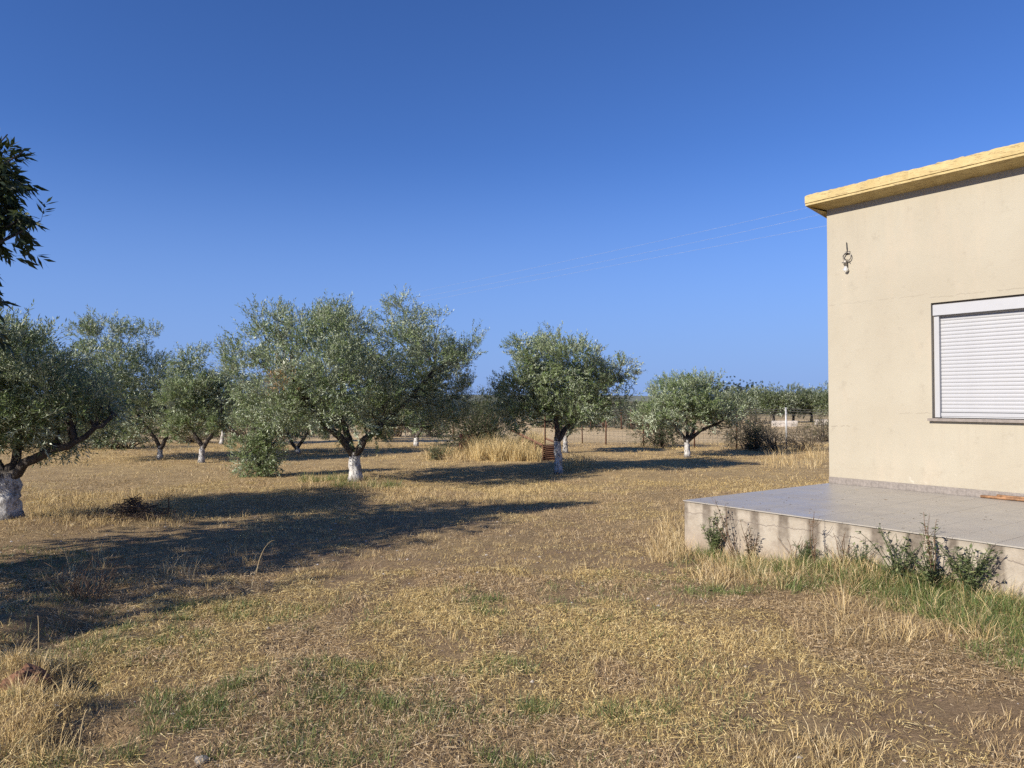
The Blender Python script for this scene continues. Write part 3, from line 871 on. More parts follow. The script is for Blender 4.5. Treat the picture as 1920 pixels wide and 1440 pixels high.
# ------------------------------------------------------------------ shrubs
def shrub(name, label, px, py, w, h, n, cols, leaf=(.05, .02), cat='shrub', group=None, bare=.0, d=None, mat=None, lob=7, stemcol=None, leaves=9):
    """a bush w, h metres with stems and leaves"""
    b = at_z(px, py) if d is None else at_d(px, py, d); b.z = gz(b.x, b.y)
    root = empty(name, b, 0, label, cat, group)
    L = []
    for k in range(lob):
        a = k * 2.4 + random.random(); rr = w * .5 * math.sqrt((k + .3) / lob) * .85
        hh = h * (.42 + .30 * random.random()) * (1 - .35 * rr / (w * .5))
        r_ = w * (.20 + .10 * random.random())
        L.append((math.cos(a) * rr, math.sin(a) * rr, hh, r_, r_, max(.1, min(h - hh, hh) * .95)))
    m = MB()
    for k in range(int(9 + lob * 2)):
        q = L[k % lob]; a = random.random() * 6.28
        st = np.array([math.cos(a) * w * .10, math.sin(a) * w * .10, -.03]); tip = np.array(q[:3]) + rand_dirs(1)[0] * np.array(q[3:6]) * (.8 + bare)
        tip[2] = max(tip[2], .1)
        m.tube(curve([st, st * .6 + tip * .4 + np.array([0, 0, .1 * h]), tip], 6, .015), np.linspace(.014, .004, 6) * (1 + w * .4), 4)
    m.build('stems', M_TWIG, root)
    V, F3, CC = foliage(L, n, leaves, .22, leaf[0], leaf[1], cols, up=.45, shell=.45, zmin=.03, seed=int(px) % 97)
    mesh_np('foliage', V, None, F3, CC, [mat or M_SHRUB], False, root)
    return root
GREEN = [(.022, .032, .012), (.035, .05, .018), (.055, .07, .025)]
MIDG = [(.05, .065, .022), (.075, .095, .03), (.11, .125, .045)]
DRYC = [(.10, .075, .045), (.17, .13, .075), (.24, .19, .11)]
GREY = [(.075, .085, .055), (.115, .125, .08), (.16, .165, .11)]
shrub('bramble_bush', 'dark tangled bush between the big olive tree and the rusty frame', 893, 852, 2.3, 1.75, 1300, GREEN + [(.10, .10, .04)], (.05, .022))
shrub('slender_shrub', 'yellowish green upright shrub behind the dark tangled bush', 915, 842, 1.3, 2.1, 700, MIDG, (.06, .022))
shrub('weedy_shrub', 'small grey green spiky shrub at the left foot of the dark bush', 822, 862, .55, .28, 120, [(.06, .085, .03), (.10, .125, .05)], (.07, .012))
shrub('fence_bush', 'dense dark green bush left of the flat topped olive tree at the fence', 1238, 838, 1.5, 1.25, 800, GREEN + [(.07, .08, .03)], (.05, .022))
shrub('fence_bush', 'browning leafy bush on the fence right of the flat topped olive tree', 1405, 843, 1.6, 1.25, 700, [(.05, .06, .03), (.10, .085, .05), (.15, .11, .07)], (.05, .022))
shrub('fence_bush', 'dark low shrub hugging the fence foot beside the browning bush', 1418, 846, .55, .75, 220, GREEN, (.05, .02))
shrub('dry_shrub', 'leafless straw brown shrub just left of the grey fence post', 1450, 848, 1.1, .75, 330, DRYC, (.045, .012), bare=.4)
shrub('dry_shrub', 'leafless straw brown shrub just right of the grey fence post', 1510, 846, 1.3, .85, 380, DRYC, (.045, .012), bare=.4)
shrub('dry_shrub', 'olive brown weed thicket behind the fence beside the house corner', 1545, 826, 1.8, 1.1, 380, [(.08, .09, .04), (.15, .12, .06)], (.06, .02), bare=.3)
bgl = [('grey green scrub bush behind the near left tree', 120, 842, 3.2, 1.3, GREY), ('low olive green thicket under the tall full tree', 228, 842, 2.4, .95, MIDG), ('brown dry thicket behind the slim olive tree', 350, 830, 2.6, .9, DRYC),
       ('dark brown scrub patch beside the thin leaning trunk', 455, 825, 2.8, 1.2, [(.07, .05, .03), (.12, .085, .045)]), ('brown reedy scrub under the left half of the big crown', 545, 818, 3.0, 1.3, DRYC),
       ('yellowing bush seen right of the big trunk', 712, 822, 2.2, 1.6, [(.10, .10, .03), (.18, .15, .04), (.2, .13, .05)]), ('reddish dry brush left of the bent limb tree', 742, 816, 2.2, 1.5, [(.14, .085, .045), (.2, .13, .07)]), ('dry grey brush between the big crown and the dark bush', 815, 815, 2.6, 1.1, [(.12, .10, .065), (.2, .165, .1)]),
       ('shady scrub at the far left edge of the grove', 40, 838, 3.0, 1.2, GREEN), ('low scrub between two far left trunks', 180, 828, 3.0, 1.0, GREY)]
for lb, px, py, w, h, cc in bgl:
    shrub('scrub_bush', lb, px, py, w, h, 420, cc, (.08, .028), group='scrub behind the grove', lob=8)
# shrubs out in the field and the far olive rows
fld = [('rounded grey shrub in the field beyond the fence posts', 1190, 788, 3.0, 1.5, 48), ('second rounded grey shrub in the field, nearer the flat topped tree', 1232, 788, 3.4, 1.6, 52), ('dark field shrub seen between the two white trunks and the fence', 1120, 788, 4.2, 1.3, 52), ('low dark field shrub behind the rusty post', 1030, 790, 4.5, 1.2, 52)]
for lb, px, py, w, h, d in fld:
    shrub('field_shrub', lb, px, py, w, h, 500, GREY if 'grey' in lb else GREEN, (.12, .05), group='shrubs in the field', d=d)
far = [(1378, 66, 2.1, 'far olive tree at the left end of the row beyond the fence'), (1416, 72, 2.6, 'far olive tree standing behind the browning fence bush'), (1450, 70, 2.55, 'broad far olive tree above the pale low wall'), (1487, 72, 2.75, 'tallest far olive tree, just right of the grey fence post'), (1521, 74, 2.5, 'far olive tree second from the house corner'), (1556, 70, 2.7, 'far olive tree half hidden by the house corner')]
for k, (px, d, h, lb) in enumerate(far):
    b = at_d(px, 790, d); b.z = gz(b.x, b.y)
    root = empty('far_olive_tree', b, 0, lb, 'tree', 'olive row beyond the fence')
    m = MB(); m.tube([(0, 0, -.05), (.05, 0, .5), (0, .05, 1.0)], [.16, .12, .10], 7, .1)
    for a in range(3): m.tube(curve([(0, 0, .8), (math.cos(a * 2.1) * .5, math.sin(a * 2.1) * .5, 1.3), (math.cos(a * 2.1) * .9, math.sin(a * 2.1) * .9, h * .6)], 5, .02), np.linspace(.08, .03, 5), 5)
    m.build('trunk', M_BARK, root, True)
    hz = h + .95
    L = [(0, 0, hz * .68, 1.2, 1.2, hz * .30)] + [(math.cos(a) * 1.1, math.sin(a) * 1.1, hz * (.44 + .20 * random.random()), 1.0, 1.0, hz * .28) for a in np.arange(6) * 1.05 + random.random()]
    V, F3, CC = foliage(L, 1300, 9, .28, .15, .06, [(.045, .062, .022), (.075, .10, .035), (.11, .13, .05)], seed=k + 60, shell=.45)
    mesh_np('crown', V, None, F3, CC, [M_OLIVE], False, root)
shrub('dark_far_tree', 'dark round topped tree farther off behind the olive row', 1387, 775, 9.0, 6.2, 900, GREEN, (.30, .14), cat='tree', d=125)

# far woodland along the horizon: reads as one mass
Vs, Fs, Cs, off = [], [], [], 0
Lw = []
for k in range(150):
    a = -1.0 + 2.0 * k / 149 + random.uniform(-.01, .01); d = random.uniform(125, 210)
    x, y = d * math.tan(a * .72), d
    h = random.uniform(1.3, 2.2)
    z0 = gz(x, y)
    Lw.append((x, y, z0 + h * .55, random.uniform(2.5, 5), random.uniform(2, 4), h * .6))
V, F3, CC = foliage(Lw, 6500, 5, .6, .45, .22, [(.05, .062, .03), (.075, .088, .045), (.10, .11, .06)], zmin=-5, seed=5)
tag(mesh_np('far_woodland', V, None, F3, CC, [M_SHRUB]), 'low band of trees and scrub along the horizon', 'woodland', kind='stuff')

# pale low wall in the field beyond the fence
M_PALE = m_simple('pale_masonry', (.62, .56, .48), .9, var=.2, scale=3, bump=.02)
a, b = at_d(1448, 800, 54), at_d(1494, 800, 54)
w = empty('low_wall', ((a.x + b.x) / 2, 54, gz(a.x, 54)), 0, 'pale low masonry wall in the field seen past the grey post', 'wall')
m = MB(); m.bevel_box(-(b.x - a.x) / 2, (b.x - a.x) / 2, -.15, .15, -.1, .42, .03); m.build('masonry', M_PALE, w)
a, b = at_d(1528, 796, 60), at_d(1570, 796, 60)
w = empty('low_wall', ((a.x + b.x) / 2, 60, gz(a.x, 60)), 0, 'short pale masonry wall half hidden behind the house corner', 'wall')
m = MB(); m.bevel_box(-(b.x - a.x) / 2, (b.x - a.x) / 2, -.15, .15, -.1, .42, .03); m.build('masonry', M_PALE, w)

# ------------------------------------------------------------------ fences
M_RUST = m_simple('rusty_iron', (.15, .065, .035), .85, .2, var=.55, scale=30, bump=.004)
M_GALV = m_simple('galvanised_post', (.50, .50, .49), .5, .3, var=.2, scale=20)
M_WIRE = m_simple('fence_wire', (.13, .12, .11), .6, .3)
def fence(label, posts, mesh_h, step, wire_r, strands=(), group=None):
    """posts: list of (x, y, height, material, radius)"""
    root = empty('wire_fence', (posts[0][0], posts[0][1], 0), 0, label, 'fence', group)
    ox, oy = posts[0][0], posts[0][1]
    m = MB()
    for x, y, h, mat, r_ in posts:
        p = MB(); z = gz(x, y); lean = random.uniform(-.03, .03)
        p.tube([(x - ox, y - oy, z - .1), (x - ox + lean * .5, y - oy, z + h * .5), (x - ox + lean, y - oy, z + h)], r_, 8)
        p.build('post', mat, root, True)
    for (p, q) in zip(posts[:-1], posts[1:]):
        ln = math.hypot(q[0] - p[0], q[1] - p[1]); k = max(1, int(ln / step))
        P = lambda t, z: (p[0] + (q[0] - p[0]) * t - ox, p[1] + (q[1] - p[1]) * t - oy + .03, gz(p[0] + (q[0] - p[0]) * t, p[1] + (q[1] - p[1]) * t) + z)
        for i in range(k): m.tube([P(i / k, 0), P(i / k, mesh_h)], wire_r, 3, cap=False)
        nz = int(mesh_h / step)
        for j in range(nz + 1):
            m.tube([P(t, j * step * mesh_h / (nz * step) - .015 * math.sin(t * PI)) for t in np.linspace(0, 1, 7)], wire_r * (1.3 if j == nz else 1), 3, cap=False)
    o = m.build('wire_mesh', M_WIRE, root); o['kind'] = 'stuff'
    for hgt in strands:
        s = MB()
        for (p, q) in zip(posts[:-1], posts[1:]):
            s.tube([(p[0] + (q[0] - p[0]) * t - ox, p[1] + (q[1] - p[1]) * t - oy - .04, gz(p[0] + (q[0] - p[0]) * t, p[1] + (q[1] - p[1]) * t) + hgt - .03 * math.sin(t * PI)) for t in np.linspace(0, 1, 7)], wire_r * 1.7, 4, cap=False)
        s.build('barbed_wire', M_WIRE, root)
fp = [(1046, 832, 1.15, M_RUST, .022), (1092, 832, 1.15, M_RUST, .022), (1136, 834, 1.2, M_RUST, .028), (1207, 836, 1.2, M_RUST, .028), (1302, 840, 1.2, M_RUST, .024), (1381, 842, 1.25, M_RUST, .024), (1475, 846, 1.36, M_GALV, .030), (1575, 850, 1.36, M_GALV, .030), (1690, 856, 1.36, M_GALV, .030)]
fence('wire mesh fence with rusty and grey posts between the grove and the field', [(*at_z(x, y)[:2], h, mt, r_) for x, y, h, mt, r_ in fp], 1.02, .15, .0035, (1.14, 1.25, 1.32))
fence('farther dark wire fence crossing the field behind the round crowned olive tree', [(*at_d(x, 797, 47)[:2], 1.25, M_RUST, .035) for x in (1040, 1075, 1108, 1131, 1165, 1183, 1215, 1250)], 1.0, .25, .005, (1.15,))
fence('old wire fence behind the left part of the grove among dry scrub', [(*at_d(x, 810, d)[:2], 1.2, M_GALV if k % 2 else M_RUST, .03) for k, (x, d) in enumerate([(60, 31), (180, 31.5), (300, 32), (436, 32), (534, 33), (616, 33.5), (700, 34), (760, 34), (850, 34)])], 1.0, .2, .004, (1.12,))

# ------------------------------------------------------------------ rusty frame in the tall grass
fd = at_z(1028, 863).y
def fl(px, py, dy=0): p = at_d(px, py, fd + dy); return (p.x - FO.x, p.y - FO.y, p.z - FO.z)
FO = at_z(1028, 863); FO.z = gz(FO.x, FO.y)
frame = empty('iron_framework', FO, 0, 'rusty iron frame with a slatted end panel standing in tall dry grass', 'iron frame')
M_RUST2 = m_simple('orange_rust', (.21, .105, .06), .85, .1, var=.5, scale=18, bump=.004)
def bar(p, q, r_, mat, name):
    m = MB(); m.tube([p, tuple((np.array(p) + np.array(q)) / 2), q], r_, 4); m.build(name, mat, frame)
bar(fl(958, 806, 1.6), fl(1017, 835), .035, M_RUST2, 'beam'); bar(fl(1023, 822, .8), fl(1045, 831, .05), .028, M_RUST2, 'beam')
bar(fl(1022, 836, .1), fl(1022, 778, .1), .02, M_RUST, 'post'); bar(fl(981, 848, .9), fl(981, 818, .9), .02, M_RUST2, 'post'); bar(fl(1004, 856, .3), fl(1004, 829, .3), .024, M_RUST2, 'post')
bar(fl(1018, 864), fl(1018, 833), .02, M_RUST2, 'post'); bar(fl(1046, 864, .05), fl(1046, 830, .05), .02, M_RUST, 'post')
for k in range(8):
    y0 = 836 + k * 3.7
    bar(fl(1018, y0 + 1.6, -.03), fl(1046, y0 - 1.4, -.01), .013, M_RUST if k % 3 else M_RUST2, 'slat')
m = MB(); a_, b_ = np.array(fl(1019, 864, .03)), np.array(fl(1045, 863, .06)); c_, d_ = np.array(fl(1045, 832, .06)), np.array(fl(1019, 835, .03))
m.add([a_, b_, c_, d_, a_ + (0, .01, 0), b_ + (0, .01, 0), c_ + (0, .01, 0), d_ + (0, .01, 0)], [(0, 1, 2, 3), (7, 6, 5, 4), (0, 4, 5, 1), (1, 5, 6, 2), (2, 6, 7, 3), (3, 7, 4, 0)])
m.build('back_sheet', m_simple('dark_rust_sheet', (.06, .032, .022), .9, var=.4, scale=15), frame)
# rusted tank end half swallowed by the dark bush
tk = at_z(880, 851); tk.z = gz(tk.x, tk.y)
m = MB(); q = np.linspace(0, 1, 6)
m.tube([(-.30, .15, .33), (-.28, .15, .33), (.28, .15, .33), (.30, .15, .33)], [.26, .30, .30, .26], 18)
o = m.build('rusty_drum', m_simple('dull_red_rust', (.11, .04, .03), .8, .1, var=.5, scale=9), None); o.location = tk
tag(o, 'dull red rusty drum half hidden under the dark tangled bush', 'drum')

# ------------------------------------------------------------------ overhead wires
M_LINE = m_simple('bare_conductor', (.42, .44, .47), .5, .2)
for k, (x0, y0, x1, y1, x2, y2) in enumerate([(1600, 369, 1170, 466, 690, 566), (1600, 387, 1170, 482, 690, 575), (1600, 414, 1170, 494, 690, 585)]):
    A, Cc = at_d(x0, y0, 34), at_d(x2, y2, 75)
    Bm = at_d(x1, y1, 45)
    # parabola through the three points
    ts = np.linspace(0, 1, 40); A_, B_, C_ = map(np.array, (A, Bm, Cc)); tb = .42
    pts = [A_ * ((t - tb) * (t - 1) / ((0 - tb) * (0 - 1))) + B_ * (t * (t - 1) / (tb * (tb - 1))) + C_ * (t * (t - tb) / (1 - tb)) for t in ts]
    m = MB(); m.tube(pts, .004, 5)
    tag(m.build('overhead_wire', M_LINE, None, True), ['topmost of the three faint overhead wires crossing the sky', 'middle one of the three faint overhead wires crossing the sky', 'lowest of the three faint overhead wires crossing the sky'][k], 'wire', 'overhead wires')

leaf_litter()
# ------------------------------------------------------------------ grass
STRAW = np.array([(.62, .455, .215), (.70, .54, .28), (.53, .385, .175), (.76, .62, .37), (.38, .27, .135), (.25, .17, .085)])
GREENB = np.array([(.13, .185, .05), (.18, .235, .07), (.27, .29, .10), (.10, .155, .05)])

def pick(c, n, w=None):
    k = rng.choice(len(c), n, p=w)
    return c[k] * (.78 + .44 * rng.random(n))[:, None]

def blades(x, y, h, lean, head, w, col, tipcol=None, bend=.5, simple=False):
    """upright bent blades: a quad and a tip triangle each"""
    n = len(x)
    z = ground(x, y) - .004
    B = np.stack([x, y, z], 1)
    H = np.stack([np.cos(head), np.sin(head), 0 * head], 1)
    S = np.stack([-np.sin(head), np.cos(head), 0 * head], 1)
    tw = rng.random(n) * 2 * PI
    S = S * np.cos(tw)[:, None] + H * np.sin(tw)[:, None]
    l1 = lean; l2 = lean + bend * (.4 + rng.random(n))
    m = B + H * (np.sin(l1) * h * .55)[:, None]; m[:, 2] += np.cos(l1) * h * .55
    t = m + H * (np.sin(l2) * h * .45)[:, None]; t[:, 2] += np.cos(l2) * h * .45
    t[:, 2] = np.maximum(t[:, 2], z + .004)
    sw = S * (w * .5)[:, None]
    if simple:                                             # far blades: one triangle
        b = np.arange(n) * 3
        return np.stack([B - sw * 1.2, B + sw * 1.2, t], 1).reshape(-1, 3), np.zeros((0, 4), int), np.stack([b, b + 1, b + 2], 1), np.repeat(col, 3, 0)
    V = np.stack([B - sw, B + sw, m + sw * .8, m - sw * .8, t], 1).reshape(-1, 3)
    b = np.arange(n) * 5
    F4 = np.stack([b, b + 1, b + 2, b + 3], 1); F3 = np.stack([b + 3, b + 2, b + 4], 1)
    return V, F4, F3, np.repeat(col, 5, 0)

def lying(x, y, ln, head, w, col, lift):
    n = len(x)
    D = np.stack([np.cos(head), np.sin(head)], 1) * (ln * .5)[:, None]
    S = np.stack([-np.sin(head), np.cos(head)], 1) * (w * .5)[:, None]
    c = np.stack([x, y], 1)
    za, zb_ = ground(c[:, 0] - D[:, 0], c[:, 1] - D[:, 1]) + lift, ground(c[:, 0] + D[:, 0], c[:, 1] + D[:, 1]) + lift * rng.random(n) * 1.8
    q = np.stack([np.c_[c - D - S, za], np.c_[c - D + S, za + w * .4], np.c_[c + D, zb_ + w * .3]], 1).reshape(-1, 3)
    b = np.arange(n) * 3
    return q, np.zeros((0, 4), int), np.stack([b, b + 1, b + 2], 1), np.repeat(col, 3, 0)

class Acc:
    def __init__(s): s.V, s.F4, s.F3, s.C, s.n = [], [], [], [], 0
    def add(s, V, F4, F3, C):
        s.V.append(V); s.F4.append(F4 + s.n); s.F3.append(F3 + s.n); s.C.append(C); s.n += len(V)
    def build(s, name, mat):
        return mesh_np(name, np.concatenate(s.V), np.concatenate(s.F4), np.concatenate(s.F3), np.concatenate(s.C), [mat])

def scatter(n, d0, d1, margin=1.2):
    """points in the wedge in front of the camera, even on the ground"""
    d = np.sqrt(d0 * d0 + (d1 * d1 - d0 * d0) * rng.random(n))
    x = (rng.random(n) * 2 - 1) * (d * .74 + margin)
    k = free_ground(x, d, .02)
    return x[k], d[k]

def patchtone(x, y, c):
    """older grey-brown straw in some places, fresh yellow in others"""
    a = fbm(x * .8, y * .8, 301, 3); b = vnoise(x * 3.2, y * 3.2, 311)
    f = np.clip((a - .5) * 2.6 + (b - .5) * .7, -1, 1)[:, None]
    return c * (1 + .24 * f) * np.array([1, 1, 1]) * np.where(f < 0, np.array([1.0, .97, 1.02]), np.array([1.0, 1.0, .86]))

BARE = [(*at_z(px, py)[:2], rx, ry) for px, py, rx, ry in [(190, 1300, .42, .35), (120, 1200, .3, .4), (250, 1400, .3, .2), (640, 1155, .38, .25), (1480, 1330, .5, .22), (1690, 1390, .35, .14), (1390, 1180, .45, .3), (1250, 1130, .4, .3), (700, 1085, .35, .2), (480, 1265, .25, .12), (1180, 950, .7, .25), (1000, 1200, .3, .2), (1350, 1290, .35, .15)]]
def cover(x, y):
    """how much straw lies here: clumps at several sizes, bare patches between"""
    a = fbm(x * .55, y * .55, 101, 3); b = fbm(x * 2.6, y * 2.6, 111, 2); c = vnoise(x * 9, y * 9, 121)
    v = np.clip((a * .9 + b * .9 + c * .35 - .84) * 3.0, .05, 1)
    for bx, by, rx, ry in BARE:
        v = v * (1 - .66 * np.exp(-(((x - bx) / rx) ** 2 + ((y - by) / ry) ** 2) ** 2))
    return v

litter, stub = Acc(), Acc()
for n, d0, d1 in ((400000, 2.2, 7), (270000, 7, 15), (90000, 15, 28)):
    x, y = scatter(n, d0, d1); k = rng.random(len(x)) < cover(x, y); x, y = x[k], y[k]; n_ = len(x); d = np.hypot(x, y)
    litter.add(*lying(x, y, .014 + .085 * rng.random(n_) ** 3.2, rng.random(n_) * 2 * PI, .0016 + .0016 * rng.random(n_) + .00020 * d, patchtone(x, y, pick(STRAW, n_)), .003 + .035 * rng.random(n_) ** 2))
for n, d0, d1 in ((210000, 2.2, 7), (170000, 7, 15), (170000, 15, 28)):
    x, y = scatter(n, d0, d1); k = rng.random(len(x)) < cover(x + 3, y + 1) ** 1.4; x, y = x[k], y[k]; n_ = len(x); d = np.hypot(x, y)
    stub.add(*blades(x, y, (.018 + .055 * rng.random(n_) ** 2) * (1 + .02 * d), .25 + .9 * rng.random(n_), rng.random(n_) * 2 * PI, .0012 + .0010 * rng.random(n_) + .00017 * d, patchtone(x, y, pick(STRAW, n_)), bend=.35, simple=d0 > 6))

def tufts(acc, cx, cy, n_bl, h, col, spread=.05, lean=.5, w=.003, wcol=None):
    """bunches of blades round given centres"""
    rep = np.repeat(np.arange(len(cx)), n_bl); n = len(rep)
    a = rng.random(n) * 2 * PI; r_ = spread * np.sqrt(rng.random(n)) * (.5 + rng.random(len(cx))[rep])
    x = np.asarray(cx)[rep] + np.cos(a) * r_; y = np.asarray(cy)[rep] + np.sin(a) * r_
    k = free_ground(x, y, .01); x, y, a, rep = x[k], y[k], a[k], rep[k]; n = len(x)
    hh = np.broadcast_to(h, (len(cx),))[rep] * (.45 + .65 * rng.random(n))
    acc.add(*blades(x, y, hh, lean * rng.random(n) * 1.3, a + rng.normal(size=n) * .6, w * (.5 + .5 * rng.random(n)) + .00014 * np.hypot(x, y), pick(col, n, wcol), bend=.4))

x, y = scatter(2600, 2.2, 9); k = rng.random(len(x)) < cover(x + 3, y + 1); tufts(stub, x[k], y[k], 22, .035 + .07 * rng.random(k.sum()) ** 2, STRAW, .045, .8, .0022)
x, y = scatter(3600, 9, 26); k = rng.random(len(x)) < cover(x + 3, y + 1); tufts(stub, x[k], y[k], 12, .06 + .10 * rng.random(k.sum()) ** 2, STRAW, .06, .7, .0035)
# longer dry grass: along the patio, round the rusty frame, round the near olive
def px_cloud(n, x0, x1, y0, y1):
    out = []
    for _ in range(n):
        p = at_z(random.uniform(x0, x1), random.uniform(y0, y1)); out.append((p.x, p.y))
    a = np.array(out); return a[:, 0], a[:, 1]
tall = Acc()
x, y = px_cloud(150, 1300, 1660, 1045, 1110); tufts(tall, x, y, 26, .10 + .16 * rng.random(150), STRAW, .09, .7)
x, y = px_cloud(110, 1560, 1930, 1085, 1210); tufts(tall, x, y, 24, .10 + .15 * rng.random(110), STRAW, .09, .9)
x, y = px_cloud(60, 1225, 1300, 985, 1060); tufts(tall, x, y, 26, .10 + .18 * rng.random(60), STRAW, .08, .6)
x, y = px_cloud(260, 60, 340, 925, 995); tufts(tall, x, y, 24, .09 + .10 * rng.random(260), STRAW[[0, 1, 2, 5]], .12, .7)
x, y = px_cloud(240, 700, 1030, 916, 945); tufts(tall, x, y, 16, .07 + .08 * rng.random(240), STRAW[[0, 1, 2]], .12, .7)
x, y = px_cloud(60, 0, 150, 1260, 1440); tufts(tall, x, y, 26, .08 + .12 * rng.random(60), STRAW[[0, 1, 2]], .07, .8)
x, y = px_cloud(40, 90, 480, 1040, 1120); tufts(tall, x, y, 18, .10 + .18 * rng.random(40), STRAW, .08, .8)
x, y = px_cloud(46, 1380, 1640, 1390, 1450); tufts(tall, x, y, 30, .05 + .08 * rng.random(46), STRAW, .06, .9)
x, y = px_cloud(60, 560, 740, 900, 925); tufts(tall, x, y, 16, .12 + .15 * rng.random(60), STRAW, .10, .7)
x, y = px_cloud(50, 1430, 1545, 850, 880); tufts(tall, x, y, 10, .25 + .3 * rng.random(50), STRAW, .10, .5, .004)
tag(tall.build('long_dry_grass', M_STRAW), 'longer uncut dry grass in clumps beside the patio and the trees', 'grass', kind='stuff')
reed = Acc()
x, y = px_cloud(190, 880, 1012, 846, 866); tufts(reed, x, y, 26, .38 + .42 * rng.random(190), np.array([(.62, .47, .22), (.70, .56, .30), (.52, .37, .16)]), .10, .35, .006)
x, y = px_cloud(60, 980, 1016, 834, 850); tufts(reed, x, y, 22, .5 + .4 * rng.random(60), np.array([(.62, .47, .22), (.70, .56, .30), (.52, .37, .16)]), .10, .3, .006)
x, y = px_cloud(60, 800, 880, 850, 868); tufts(reed, x, y, 20, .22 + .25 * rng.random(60), STRAW, .12, .5, .005)
x, y = px_cloud(60, 1050, 1110, 858, 880); tufts(reed, x, y, 16, .12 + .2 * rng.random(60), STRAW, .12, .5, .005)
tag(reed.build('tall_dry_grass', M_STRAW), 'tall pale yellow dry grass standing round the rusty frame', 'grass', kind='stuff')

green = Acc()
def gpatch(px, py, rx, ry, n, h=.05, nb=16):
    c = at_z(px, py); k = n
    a = rng.random(k) * 2 * PI; r_ = np.sqrt(rng.random(k))
    gx_, gy_ = c.x + np.cos(a) * r_ * rx * 1.35, c.y + np.sin(a) * r_ * ry * 1.35
    tufts(green, gx_, gy_, int(nb * 2.4), h * 1.5 * (.35 + 1.1 * rng.random(k)), GREENB, .07, 1.0, .003)
    j = rng.random(k) < .5; tufts(stub, gx_[j], gy_[j], 8, h * 1.2 * (.4 + rng.random(j.sum())), STRAW, .09, .9, .0026)
for q in [(345, 1345, .16, .2, 28, .055), (580, 1290, .35, .25, 14, .05), (800, 1330, .5, .2, 14, .045), (430, 1150, .4, .2, 40, .05), (1640, 1105, .7, .25, 120, .10), (1800, 1150, .4, .3, 90, .10), (1500, 1075, .5, .1, 50, .10), (370, 1335, .22, .22, 26, .055), (560, 1275, .26, .2, 24, .05), (640, 1310, .3, .2, 26), (500, 1395, .2, .15, 22), (230, 1205, .3, .25, 24), (300, 1220, .3, .2, 18), (850, 1330, .35, .15, 30), (900, 1128, .12, .08, 14), (910, 1150, .1, .06, 10),
          (930, 1255, .16, .12, 16), (1180, 1335, .14, .1, 12), (1030, 1320, .1, .08, 10), (960, 1425, .12, .07, 16), (780, 1270, .3, .2, 14), (650, 1160, .5, .3, 14), (420, 1160, .5, .3, 16), (1330, 1110, .3, .15, 24),
          (1700, 1130, .3, .35, 90, .09), (1560, 1085, .6, .16, 80, .10), (1640, 1080, .5, .14, 70, .12), (1820, 1110, .4, .3, 80, .12), (1880, 1190, .25, .25, 80, .09), (1920, 1130, .3, .3, 60, .13), (1480, 1065, .4, .1, 30, .1), (1350, 1045, .2, .1, 20, .1),
          (620, 905, .5, .3, 40, .12), (690, 915, .5, .25, 30, .12), (1900, 1240, .2, .2, 40), (60, 1290, .3, .3, 10), (100, 1440, .3, .1, 12), (700, 1400, .4, .2, 20)]:
    gpatch(*q)
# a belt of weeds and grass along the foot of the plinth
for n_, h_, cols_, acc_ in ((230, .15, GREENB, green), (130, .20, STRAW, tall2 := Acc())):
    ss = .25 + 4.3 * rng.random(n_) ** .8; tt = -PATIO_W - .06 - .34 * rng.random(n_) ** 1.6
    tufts(acc_, C0.x + HU.x * ss + HN.x * tt, C0.y + HU.y * ss + HN.y * tt, 20, h_ * (.35 + 1.1 * rng.random(n_)), cols_, .07, .9, .0028)
tag(tall2.build('bleached_grass', M_STRAW), 'bleached dry grass mixed into the weeds along the plinth', 'grass', kind='stuff')
# thin green shoots through the stubble in front
x, y = scatter(4200, 2.2, 8); f = fbm(x * .8, y * .8, 201, 2); k = (f > .50) & (x < 1.8); tufts(green, x[k], y[k], 9, .045 + .05 * rng.random(k.sum()), GREENB, .05, .8, .003)
tag(green.build('green_grass', M_GRASS), 'patches of fresh green grass growing through the dry stubble', 'grass', kind='stuff')


tag(litter.build('straw_litter', M_STRAW), 'cut dry straw lying flat over the soil', 'straw', kind='stuff')
tag(stub.build('dry_grass', M_STRAW), 'short mown dry grass stubble over the yard and the grove', 'grass', kind='stuff')


# pebbles in the bare soil
def pebbles():
    x, y = scatter(4200, 2.4, 12); k = (cover(x, y) < .45) | (x < -1.6); x, y = x[k], y[k]; n = len(x)
    r_ = .004 + .014 * rng.random(n) ** 3
    ico = np.array([(0, 0, 1), (1, 0, 0), (0, 1, 0), (-1, 0, 0), (0, -1, 0), (0, 0, -1)], float)
    P = np.stack([x, y, ground(x, y) + r_ * .2], 1)
    V = (P[:, None, :] + ico[None] * r_[:, None, None] * (.6 + .6 * rng.random((n, 6, 1))) * np.array([1.2, 1, .7])).reshape(-1, 3)
    tri = np.array([(0, 1, 2), (0, 2, 3), (0, 3, 4), (0, 4, 1), (5, 2, 1), (5, 3, 2), (5, 4, 3), (5, 1, 4)])
    F = (np.arange(n)[:, None, None] * 6 + tri[None]).reshape(-1, 3)
    C = np.repeat(pick(np.array([(.40, .35, .29), (.28, .22, .17), (.50, .46, .42), (.22, .15, .10)]), n), 6, 0)
    tag(mesh_np('pebbles', V, None, F, C, [M_STRAW]), 'small stones and crumbs of earth on the bare soil', 'pebbles', kind='stuff')
pebbles()

